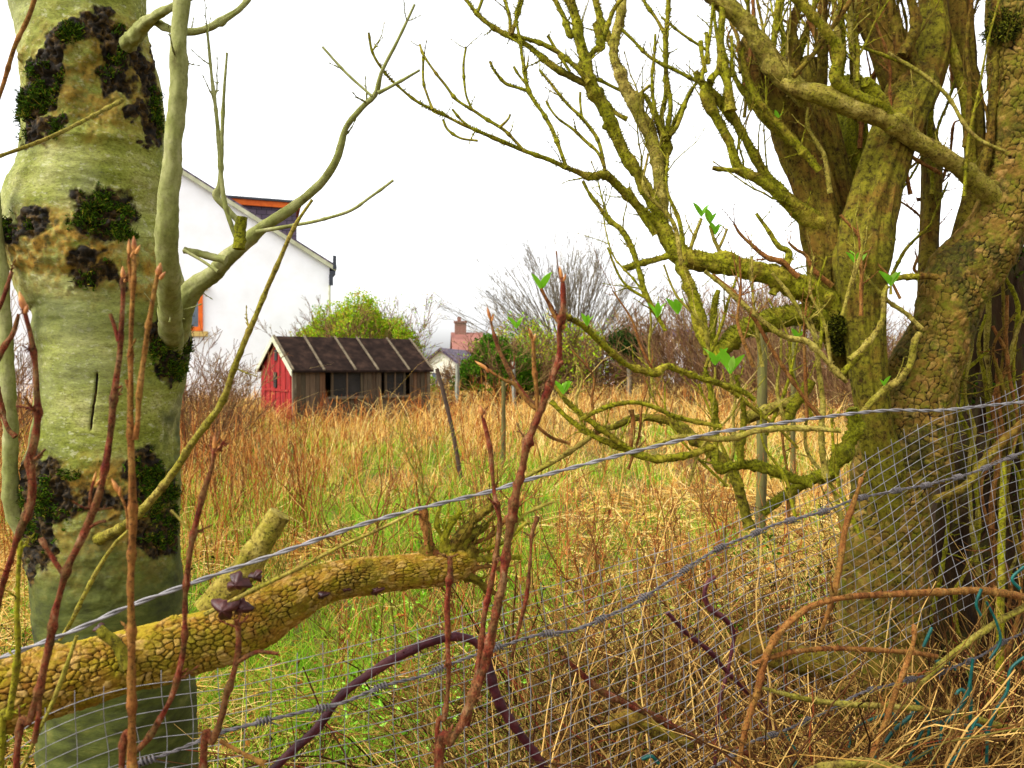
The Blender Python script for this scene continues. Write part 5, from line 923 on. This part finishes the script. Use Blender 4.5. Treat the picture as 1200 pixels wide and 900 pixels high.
farhouse('bungalow', 'distant cream bungalow gable right of the shed', 'bungalow', 498, 536, 426, 411, 44, math.radians(-8), M['cream'], M['slate'], 7)
farhouse('white_garage', 'small white building glimpsed through the brown hedge', 'garage', 716, 738, 404, 398, 46, 0, M['render'], M['felt'], 4)
farhouse('pale_cottage', 'pale cottage hidden behind the brown hedge at the right', 'cottage', 800, 840, 402, 386, 52, .1, M['render'], M['slate'], 6, False, False)
# ------------------------------------------------------------------ hedges, bushes and trees beyond the field
M['twig_brown'] = misl('brown_hedge_twigs', [(0, C(74, 50, 34)), (.4, C(104, 74, 50)), (.7, C(124, 92, 66)), (1, C(130, 112, 60))], .9)
M['twig_grey'] = misl('grey_crown_twigs', [(0, C(88, 78, 70)), (.5, C(112, 102, 88)), (1, C(122, 112, 82))], .9)
M['willow'] = misl('yellow_green_leaves', [(0, C(112, 158, 24)), (.4, C(146, 184, 30)), (.75, C(172, 174, 44)), (1, C(176, 144, 60))], .7, .3)
M['evergreen'] = misl('evergreen_leaves', [(0, C(40, 72, 12)), (.5, C(66, 108, 18)), (.85, C(96, 138, 26)), (1, C(132, 144, 44))], .7, .2)
M['ivy'] = misl('ivy_leaves', [(0, C(24, 42, 12)), (.6, C(38, 64, 18)), (1, C(70, 88, 32))], .6, .1)
def bush(name, label, cat, x, d, H, wid, mat_t, n=26, levels=((7, .55, .55), (6, .55, .6)), leaf=None, nleaf=0, lsize=.05, r0=.03, rmin=.004, spread=.35, up=.3, wob=.3, group=None, lo=.15, trunk=None, dome=None):
    b = ground(x, d); T = thing(name, tuple(b), label, cat, group); org = tuple(b)
    base = b
    if trunk:
        q = MB(); K = np.array([[*b, trunk[1]], [b[0] + .05, b[1], b[2] + trunk[0] * .5, trunk[1] * .8], [b[0], b[1], b[2] + trunk[0], trunk[1] * .75]]); D, s = spl(K, .1); skin(q, D[:, :3], D[:, 3], 10); q.build('trunk', M['twig_grey'], T, org); base = b + np.array([0, 0, trunk[0] * .92]); H = H - trunk[0]
    F_ = fan(base, n, H, spread, levels, r0, up, wob, wid, rmin, lo); q = MB()
    for P, R in F_: prisms(q, P, R, 3)
    o = q.build('twigs' if not trunk else 'crown', M[mat_t], T, org, False)
    if dome:
        v = np.random.normal(0, 1, (dome[0], 3)); v /= np.linalg.norm(v, axis=1)[:, None]; v[:, 2] = np.abs(v[:, 2]); rr = np.random.uniform(.55, 1, (dome[0], 1)) ** .6 * (1 + .22 * fbm(v * 2.2 + x, 3, 4))[:, None]
        P = b + v * rr * np.array([dome[1], dome[1] * .8, dome[2]]) + [0, 0, .35]; P = P[fbm(P * 2.6, 3, 6) > -.25]; q = MB(); leafquads(q, P, lsize * np.random.uniform(.6, 1.3, len(P))); q.build('foliage', M[leaf], T, org, False)
    elif leaf:
        P = np.concatenate([p[:, 1:].reshape(-1, 3) for p, _ in F_[1:]]); 
        z = (P[:, 2] - b[2]) / H
        P = P[np.random.choice(len(P), nleaf)] + np.random.normal(0, lsize * 1.6, (nleaf, 3)); q = MB(); leafquads(q, P, lsize * np.random.uniform(.6, 1.3, nleaf)); q.build('foliage', M[leaf], T, org, False)
    return T
bush('willow_bush', 'yellow-green willow bush rising behind the shed roof', 'bush', 420, 24, 2.75, 1.3, 'twig_brown', 90, ((9, .4, .5), (6, .5, .5)), 'willow', 0, .045, .03, .005, .3, .1, dome=(60000, 2.2, 2.75))
bush('willow_bush', 'thin brown twiggy bush at the right flank of the yellow-green one', 'bush', 466, 25, 2.9, .5, 'twig_brown', 22, ((6, .5, .5), (5, .5, .6)), 'willow', 700, .04, .02, .006, .4)
bush('evergreen_bush', 'dark green evergreen bush at the far end of the field', 'bush', 586, 25, 2.0, .9, 'twig_brown', 50, ((7, .5, .6), (5, .6, .6)), 'evergreen', 0, .05, .03, .006, .5, .2, dome=(30000, 1.25, 1.7))
bush('evergreen_bush', 'broad olive-green bush right of the dark evergreen one', 'bush', 634, 26.5, 2.4, 1.2, 'twig_brown', 60, ((7, .5, .6), (5, .6, .6)), 'willow', 4500, .055, .03, .006, .5, .2)
bush('bare_tree', 'leafless rounded fan-shaped tree beyond the evergreen bushes', 'tree', 668, 33, 6.5, .35, 'twig_grey', 95, ((5, .5, .3), (5, .5, .36), (2, .5, .4)), None, 0, .05, .04, .005, -1.25, .1, .12, trunk=(1.1, .16), lo=.25)
for (x, d, H, w, lab) in ((700, 27, 2.3, 1.1, 'brown bare hedge shrub left of the ivy-topped one'), (765, 27, 2.55, 1.1, 'brown bare hedge shrub right of the ivy-topped one'), (812, 24, 2.9, 1.0, 'reddish-brown bare shrub behind the elder limbs'), (862, 22, 3.1, 1.0, 'tall grey-brown bare shrub behind the elder limbs'), (915, 19, 2.9, .9, 'tall brown bare shrub behind the bowing mossy limb'), (968, 17, 2.6, .9, 'dense brown bare shrub behind the central elder stem'), (1060, 15, 2.3, 1.0, 'brown bare shrub beyond the elder trunk'), (1160, 13, 2.1, 1.0, 'brown bare shrub beyond the rotten stump'), (1260, 13, 2.3, 1.0, 'brown bare shrub just outside the right edge')):
    bush('bare_shrub', lab, 'shrub', x, d, H, w, 'twig_brown', 55, ((8, .5, .5), (6, .5, .55)), None, 0, .05, .016, .0042 if d < 20 else .006, .42, .3, .3, 'bare hedge shrubs along the far side')
for (x, d, H, w, lab) in ((222, 11, 1.9, .5, 'pale bare bush beside the mossy trunk in front of the white house'), (250, 13, 1.5, .6, 'low brown bare bush left of the red shed end'), (20, 12, 2.3, .8, 'bare bush seen left of the mossy trunk'), (-60, 10, 2.2, .8, 'bare bush just outside the left edge')):
    bush('bare_shrub', lab, 'shrub', x, d, H, w, 'twig_brown', 26, ((6, .55, .55), (6, .5, .6)), None, 0, .05, .014, .0035, .5, .2, .4, 'bare bushes on the left of the field')
T = bush('ivy_tree', 'small ivy-topped tree in the brown hedge', 'tree', 736, 25, 2.2, .2, 'twig_brown', 12, ((6, .4, .6), (4, .5, .6)), 'ivy', 3500, .06, .03, .006, .35, .2, trunk=(1.3, .1))
# low hedge line closing the far end of the field
q = MB(); n = 900; X = np.random.uniform(-34, 34, n); Yh = 36 + np.random.normal(0, 1.2, n); P0 = np.stack([X, Yh, 0 * X], -1)
P = curves(P0, np.stack([np.random.normal(0, .3, n), np.random.normal(0, .3, n), np.ones(n)], -1), np.random.uniform(1.0, 2.0, n), 5); prisms(q, P, np.tile(np.linspace(.03, .008, 5), (n, 1)))
idx = np.repeat(np.arange(n), 14); i0 = np.random.randint(1, 4, len(idx)); B0 = P[idx, i0]; P2 = curves(B0, np.random.normal(0, 1, (len(idx), 3)) + [0, 0, .7], np.random.uniform(.3, .8, len(idx)), 4); prisms(q, P2, np.tile(np.linspace(.012, .006, 4), (len(idx), 1)))
tag(q.build('far_hedge', M['twig_brown'], None, (0, 0, 0), False), 'low brown hedge closing the far end of the field', 'hedge', kind='stuff')

# ------------------------------------------------------------------ posts and stakes
M['post'] = mnoise('old_post_wood', [(.3, C(48, 44, 26)), (.5, C(84, 78, 42)), (.7, C(98, 98, 40))], 12, .95, .8, 60, (2, 2, .3))
M['concrete'] = mnoise('pale_concrete', [(.3, C(104, 104, 92)), (.7, C(136, 136, 122))], 8, .9, .3, 60)
M['darkwood'] = mnoise('dark_pole_wood', [(.3, C(44, 34, 30)), (.7, C(74, 58, 44))], 12, .9)
def post(label, x, y0, d, w, mat, lean=0, sq=False, name='fence_post', cat='post', yb=None, group=None):
    a = at(x, y0, d); g_ = ground(x + lean, d); r = w / 2 / F * d; K = np.array([[*(g_ - [0, 0, .25]), r * 1.05], [*((a + g_) / 2), r], [*a, r * .94]]); D, s = spl(K, .03); n = 4 if sq else 12
    P = D[:, :3].copy(); P[:, 0] += .12 * r * vn(np.stack([s * 5, s * 0, s * 0 + x], -1), 2); q = MB()
    ang = np.linspace(0, 2 * PI, n, endpoint=False)[None]; skin(q, P, D[:, 3], n, D[:, 3][:, None] * .1 * vn(np.stack([np.cos(ang) * 2 + 0 * s[:, None], np.sin(ang) * 2 + 0 * s[:, None], s[:, None] * 4 + x + 0 * ang], -1), 3))
    return tag(q.build(name, M[mat], None, tuple(g_), not sq), label, cat, group)
post('stout mossy wooden post standing under the bowing mossy limb', 893, 388, 6.6, 12, 'post')
post('slim pale post just right of the stout mossy one', 930, 372, 8, 6, 'post')
post('pale concrete post left of the evergreen bush', 536, 426, 23, 5, 'concrete', sq=True)
post('pale concrete post in front of the evergreen bush', 602, 424, 23, 4.5, 'concrete', sq=True)
post('short greenish stake in the straw below the evergreen bush', 590, 446, 11, 5, 'post')
post('dark leaning pole right of the shed', 512, 432, 9.5, 5, 'darkwood', lean=34, name='leaning_pole', cat='pole')

# ------------------------------------------------------------------ small bare shrubs in the field (pruned currants)
def fieldshrub(x, d, H, label, seed, mat='olive_pale', n=5, sp=.55):
    st_ = np.random.get_state(); np.random.seed(seed); b = ground(x, d); F_ = fan(b, n, H, sp, ((4, .5, .7), (4, .4, .7)), .012, .45, .55, .05, .0022, .2); np.random.set_state(st_); q = MB()
    for P, R in F_:
        for k in range(len(P)): D, s = spl(np.concatenate([P[k], R[k][:, None]], 1), .04); D[:, 3] *= 1 + .25 * vn(s[:, None] * np.array([40, 1, 1]) + k, 3); skin(q, D[:, :3], D[:, 3], 5)
    return tag(q.build('field_shrub', M[mat], None, tuple(b)), label, 'shrub', 'small bare shrubs in the rough grass')
for k, (x, d, H, m_, lab) in enumerate(((475, 4.3, .95, 'olive_pale', 'small bare shrub with pale twisted branches between the limb and the shed'), (420, 5.6, .9, 'brownbark', 'small brown bare shrub in the grass below the shed'), (540, 4.8, .9, 'brownbark', 'small bare shrub behind the broken end of the fallen limb'), (310, 4.6, .85, 'olive_pale', 'small pale crooked shrub left of the sawn stub'), (360, 6.8, 1.0, 'brownbark', 'thin bare shrub in front of the left half of the shed'), (575, 7, .95, 'brownbark', 'thin bare shrub in the straw behind the red shoot'), (500, 8.5, 1.1, 'olive_pale', 'pale bare shrub beside the dark leaning pole'), (690, 5.2, .8, 'brownbark', 'small brown shrub in the grass right of the red shoot'), (745, 4.2, .8, 'brownbark', 'small reddish bare shrub below the dead orange branch'), (800, 5, .85, 'brownbark', 'small bare shrub under the mossy elbow branches'), (850, 6, 1.0, 'brownbark', 'bare shrub in front of the stout mossy post'), (260, 7.5, 1.2, 'brownbark', 'bare rust-coloured shrub close to the mossy trunk'), (720, 8, 1.1, 'olive_pale', 'olive bare shrub in the middle of the straw'), (640, 9, 1.0, 'brownbark', 'brown bare shrub in the straw behind the red shoot tip'), (880, 4.2, .8, 'olive_pale', 'low bare shrub close behind the mesh near the elder trunk'))):
    fieldshrub(x, d, H, lab, 100 + k, m_, 4 + k % 4, .5 + .1 * (k % 3))

# ------------------------------------------------------------------ grass, straw, dead stems and litter
M['grass'] = misl('green_grass', [(0, C(64, 112, 10)), (.4, C(106, 164, 22)), (.75, C(150, 188, 44)), (1, C(190, 186, 80))], .6, .3)
M['straw'] = misl('dry_grass', [(0, C(116, 70, 24)), (.25, C(186, 136, 56)), (.6, C(226, 184, 94)), (1, C(240, 216, 146))], .7, .3)
M['rust'] = misl('rust_stems', [(0, C(74, 34, 16)), (.4, C(132, 66, 30)), (.7, C(170, 104, 48)), (1, C(200, 156, 88))], .85)
M['dead'] = misl('dead_stems', [(0, C(34, 20, 10)), (.28, C(70, 44, 22)), (.48, C(106, 76, 36)), (.64, C(148, 112, 54)), (.78, C(208, 168, 96)), (.9, C(92, 84, 34)), (1, C(108, 42, 26))], .8)
M['litter'] = misl('fallen_leaves', [(0, C(58, 28, 14)), (.4, C(112, 58, 26)), (.75, C(158, 94, 40)), (1, C(110, 78, 52))], .85)
def spread(n, d0, d1, x0=-260, x1=1460):
    d = np.exp(np.random.uniform(math.log(d0), math.log(d1), n)); x = np.random.uniform(x0, x1, n); X = (x - CX) / F * d; return X, d, x
def tufts(X, Y, k, r):
    n = len(X) // k; i = np.repeat(np.arange(n), k); rr = np.abs(np.random.normal(0, 1, n * k)) * r * (1 + Y[i] * .06); a = np.random.uniform(0, 2 * PI, n * k); o = np.stack([np.cos(a), np.sin(a)], -1) * rr[:, None]
    return X[i] + o[:, 0], Y[i] + o[:, 1], o / (r * (1 + Y[i] * .06))[:, None], i
def green(X, Y): return sum(a * np.exp(-(((X - x) / rx) ** 2 + ((Y - y) / ry) ** 2)) for x, y, rx, ry, a in ((-.9, 5, .9, 1.1, .9), (.5, 8.3, 1.2, 1.6, .7), (.2, 6.2, .8, .9, .5), (-2.6, 7.6, 1.2, 1.2, .5), (-.2, 3.6, .6, .6, .6), (1.6, 7.2, .7, 1.4, .4), (-.6, 10.5, 1.6, 1.2, .4)))
def patch(X, Y, s=.9, seed=3): return (green(X, Y) if seed == 3 else 0) + fbm(np.stack([X * s, Y * s * .8, 0 * X], -1), 3, seed)
q = MB(); X, Y, x = spread(210000, 2.0, 16); g_ = patch(X, Y, .8, 3)
keep = np.random.random(len(X)) < np.clip(.5 + 1.0 * g_ + .15 * ((x < 640) & (Y < 7)) - .25 * (Y > 8) - .2 * ((x > 700) & (Y < 4.5)), .06, 1); X, Y = X[keep], Y[keep]; X, Y, o, ti = tufts(X, Y, 10, .045); n = len(X); th = np.random.gamma(6, .16, ti.max() + 1)[ti]
H = np.random.gamma(5, .026, n) * (1 + .4 * (Y > 6)) * th; ln = (np.random.normal(0, .45, (n, 2)) + .45 * o) * H[:, None]; blades(q, np.stack([X, Y, gz(X, Y)], -1), H, ln, np.maximum(.0032, Y * .00065) * np.random.uniform(.7, 1.3, n), 4)
tag(q.build('grass', M['grass'], None, (0, 0, 0), False), 'short bright green grass growing through the straw', 'grass', kind='stuff')
q = MB(); X, Y, x = spread(150000, 2.0, 34); g_ = patch(X, Y, .8, 3); t_ = patch(X, Y, .5, 9)
keep = np.random.random(len(X)) < np.clip(.42 - .9 * g_ + .65 * (Y > 8.5) + .2 * ((x > 620) & (Y < 6)), .04, 1); X, Y = X[keep], Y[keep]; X, Y, o, ti = tufts(X, Y, 12, .05); n = len(X); t_ = patch(X, Y, .5, 9); tl = np.random.normal(0, .4, (ti.max() + 1, 2))[ti]; th = np.random.gamma(7, .143, ti.max() + 1)[ti]
tall = sst(Y, 6, 11); H = np.random.gamma(6, .038, n) * (.72 + .85 * tall) * np.clip(1 + .7 * t_, .4, 1.7) * th; ln = (np.random.normal(0, .55 - .3 * tall[:, None], (n, 2)) + .5 * o + tl + np.array([.12, -.05])) * H[:, None]
blades(q, np.stack([X, Y, gz(X, Y)], -1), H, ln, np.maximum(.0028, Y * .0007) * np.random.uniform(.7, 1.3, n), 5, 1.0)
tag(q.build('dry_grass', M['straw'], None, (0, 0, 0), False), 'long dry straw-coloured grass over the field', 'grass', kind='stuff')
# matted straw lying flat
q = MB(); X, Y, x = spread(30000, 2.0, 9); keep = np.random.random(len(X)) < np.clip(.6 - 1.1 * patch(X, Y, .8, 3), .08, 1); X, Y = X[keep], Y[keep]; n = len(X); a = np.random.uniform(0, 2 * PI, n); D = np.stack([np.cos(a), np.sin(a), np.random.uniform(-.05, .5, n)], -1); P = curves(np.stack([X, Y, gz(X, Y) + np.random.uniform(.01, .12, n)], -1), D, np.random.uniform(.1, .4, n), 5, -.5, .5); prisms(q, P, np.tile(np.linspace(.0016, .0006, 5), (n, 1)) * np.maximum(1, Y * .35)[:, None])
tag(q.build('matted_straw', M['straw'], None, (0, 0, 0), False), 'matted straw lying flat among the grass', 'straw', kind='stuff')
# upright rust-coloured weed stems, thickest on the left and towards the hedge
q = MB(); X, Y, x = spread(7000, 3.2, 24, -200, 1400); keep = np.random.random(len(X)) < np.clip(.1 + .75 * (x < 380) * (Y > 5) + .45 * (x < 620) * (Y > 7.5) + .3 * (Y > 12) * (Y < 17.5) * (x > 260) * (x < 530) + .5 * (x > 680) * (Y > 14) + .2 * patch(X, Y, .6, 21), 0, 1); X, Y, x = X[keep], Y[keep], x[keep]; n = len(X)
L = np.random.uniform(.45, 1.05, n) * np.where((x > 280) & (x < 530) & (Y > 9), .72, 1) * np.where((x > 600) & (Y > 9), .8, 1); P = curves(np.stack([X, Y, gz(X, Y)], -1), np.stack([np.random.normal(0, .16, n), np.random.normal(0, .16, n), np.ones(n)], -1), L, 6, .1, .22); R0 = np.maximum(.0022, Y * .00042)[:, None] * np.linspace(1.1, .5, 6)[None]; prisms(q, P, R0 * np.random.uniform(.7, 1.4, (n, 1)))
idx = np.repeat(np.arange(n), 3); i0 = np.random.randint(2, 5, len(idx)); P2 = curves(P[idx, i0], np.stack([np.random.normal(0, .6, len(idx)), np.random.normal(0, .6, len(idx)), np.ones(len(idx))], -1), np.random.uniform(.06, .28, len(idx)), 4); prisms(q, P2, R0[idx, 3][:, None] * np.linspace(.8, .45, 4)[None])
tag(q.build('weed_stems', M['rust'], None, (0, 0, 0), False), 'upright rust-coloured dead weed stems', 'weeds', kind='stuff')
# tangle of dead stems behind the mesh at the lower right
q = MB(); n = 8500; xx = np.random.uniform(470, 1330, n); dd = np.random.uniform(0, 1, n) ** 1.3 * 2.2 + fd(xx) + .25; dens = np.random.random(n) < np.clip((xx - 420) / 330, .15, 1); xx, dd = xx[dens], dd[dens]; n = len(xx); X = (xx - CX) / F * dd
L = np.random.uniform(.25, .95, n); D = np.stack([np.random.normal(0, .75, n), np.random.normal(0, .5, n), np.abs(np.random.normal(.75, .5, n))], -1); P = curves(np.stack([X, dd, gz(X, dd)], -1), D, L, 8, -.75, .5); R = (np.random.gamma(3, .0006, n) + .0005)[:, None] * np.linspace(1.1, .5, 8)[None]; prisms(q, P, R, 4)
idx = np.repeat(np.arange(n), 2); i0 = np.random.randint(2, 7, len(idx)); P2 = curves(P[idx, i0], np.random.normal(0, 1, (len(idx), 3)), np.random.uniform(.05, .3, len(idx)), 5, -.3, .5); prisms(q, P2, R[idx, 4][:, None] * np.linspace(.7, .35, 5)[None])
tag(q.build('dead_stem_tangle', M['dead'], None, (0, 0, 0), False), 'tangle of dead bramble and grass stems behind the mesh at the lower right', 'undergrowth', kind='stuff')
q = MB(); n = 900; xx = np.random.uniform(540, 1330, n); dd = fd(xx) + np.random.uniform(.12, 1.3, n); X = (xx - CX) / F * dd; a = np.random.normal(.2, .7, n); L = np.random.uniform(.35, 1.0, n)
P = curves(np.stack([X, dd, gz(X, dd) + np.random.uniform(0, .25, n)], -1), np.stack([np.sin(a), np.random.normal(0, .35, n), np.abs(np.cos(a)) * .8 + .1], -1), L, 9, -.6, .35); prisms(q, P, np.random.gamma(4, .00042, n)[:, None] * np.linspace(1.1, .45, 9)[None] + .0003, 5)
n = 2600; xx = np.random.uniform(820, 1330, n); dd = fd(xx) + np.random.uniform(-.06, .4, n); X = (xx - CX) / F * dd; a = np.random.normal(0, .8, n)
P = curves(np.stack([X, dd, gz(X, dd) + np.random.uniform(0, .5, n) * (xx > 950)], -1), np.stack([np.sin(a), np.random.normal(0, .3, n), np.abs(np.cos(a)) * .8], -1), np.random.uniform(.15, .65, n), 8, -.5, .5); prisms(q, P, np.random.gamma(3, .0004, n)[:, None] * np.linspace(1.1, .45, 8)[None] + .0003, 4)
n = 1500; xx = np.random.uniform(560, 1330, n); dd = fd(xx) - np.random.uniform(.02, .2, n); X = (xx - CX) / F * dd; a = np.random.normal(0, .9, n)
P = curves(np.stack([X, dd, gz(X, dd) + np.random.uniform(0, .75, n) * sst(xx, 600, 900)], -1), np.stack([np.sin(a), np.random.normal(0, .25, n), np.abs(np.cos(a)) * .8], -1), np.random.uniform(.12, .5, n), 8, -.5, .5); prisms(q, P, np.random.gamma(3, .0003, n)[:, None] * np.linspace(1.1, .45, 8)[None] + .0003, 4)
tag(q.build('dead_stalks', M['dead'], None, (0, 0, 0), False), 'thin dry stalks leaning through the tangle round the mesh and the elder foot', 'undergrowth', kind='stuff')
q = MB(); n = 12000; X, Y, x = spread(n, 2.0, 7, 250, 1400); z = gz(X, Y) + np.random.gamma(1.2, .03, n) * (1 + (x > 640)); leafquads(q, np.stack([X, Y, z], -1), np.random.gamma(5, .0036, n) + .004, .5); tag(q.build('leaf_litter', M['litter'], None, (0, 0, 0), False), 'brown fallen leaves caught among the grass and stems', 'leaves', kind='stuff')
q = MB(); n = 1100; X, Y, x = spread(n, 2.0, 5, 400, 1200); z = gz(X, Y) + np.random.uniform(.03, .3, n); leafquads(q, np.stack([X, Y, z], -1), np.random.uniform(.012, .024, n), .6); tag(q.build('ground_leaves', M['leaf'], None, (0, 0, 0), False), 'scattered small green leaves low among the stems', 'leaves', kind='stuff')

# dark bramble thickets round the trunks
M['bramble'] = misl('bramble_stems', [(0, C(34, 20, 12)), (.5, C(70, 42, 20)), (.8, C(98, 78, 30)), (1, C(96, 34, 30))], .8)
for (x, d, H, w, lab) in ((1175, 3.2, 1.25, .45, 'dark bramble thicket behind the rotten stump at the right edge'), (1000, 3.1, .95, .4, 'dark bramble clump behind the foot of the elder trunk'), (880, 3.0, .7, .4, 'low bramble clump behind the mesh left of the elder trunk'), (1260, 2.6, 1.1, .4, 'bramble clump just beyond the right edge'), (15, 3.0, .75, .35, 'low bramble clump seen left of the mossy trunk'), (350, 2.6, .42, .3, 'low bramble clump under the fallen limb'), (1100, 2.05, .55, .3, 'bramble stems tangled round the foot of the elder trunk')):
    bush('bramble_clump', lab, 'bramble', x, d, H, w, 'bramble', 34, ((6, .5, .6), (4, .5, .7)), 'moss', 900 if H > .6 else 250, .011, .006, .0012, .75, -.5, .5)
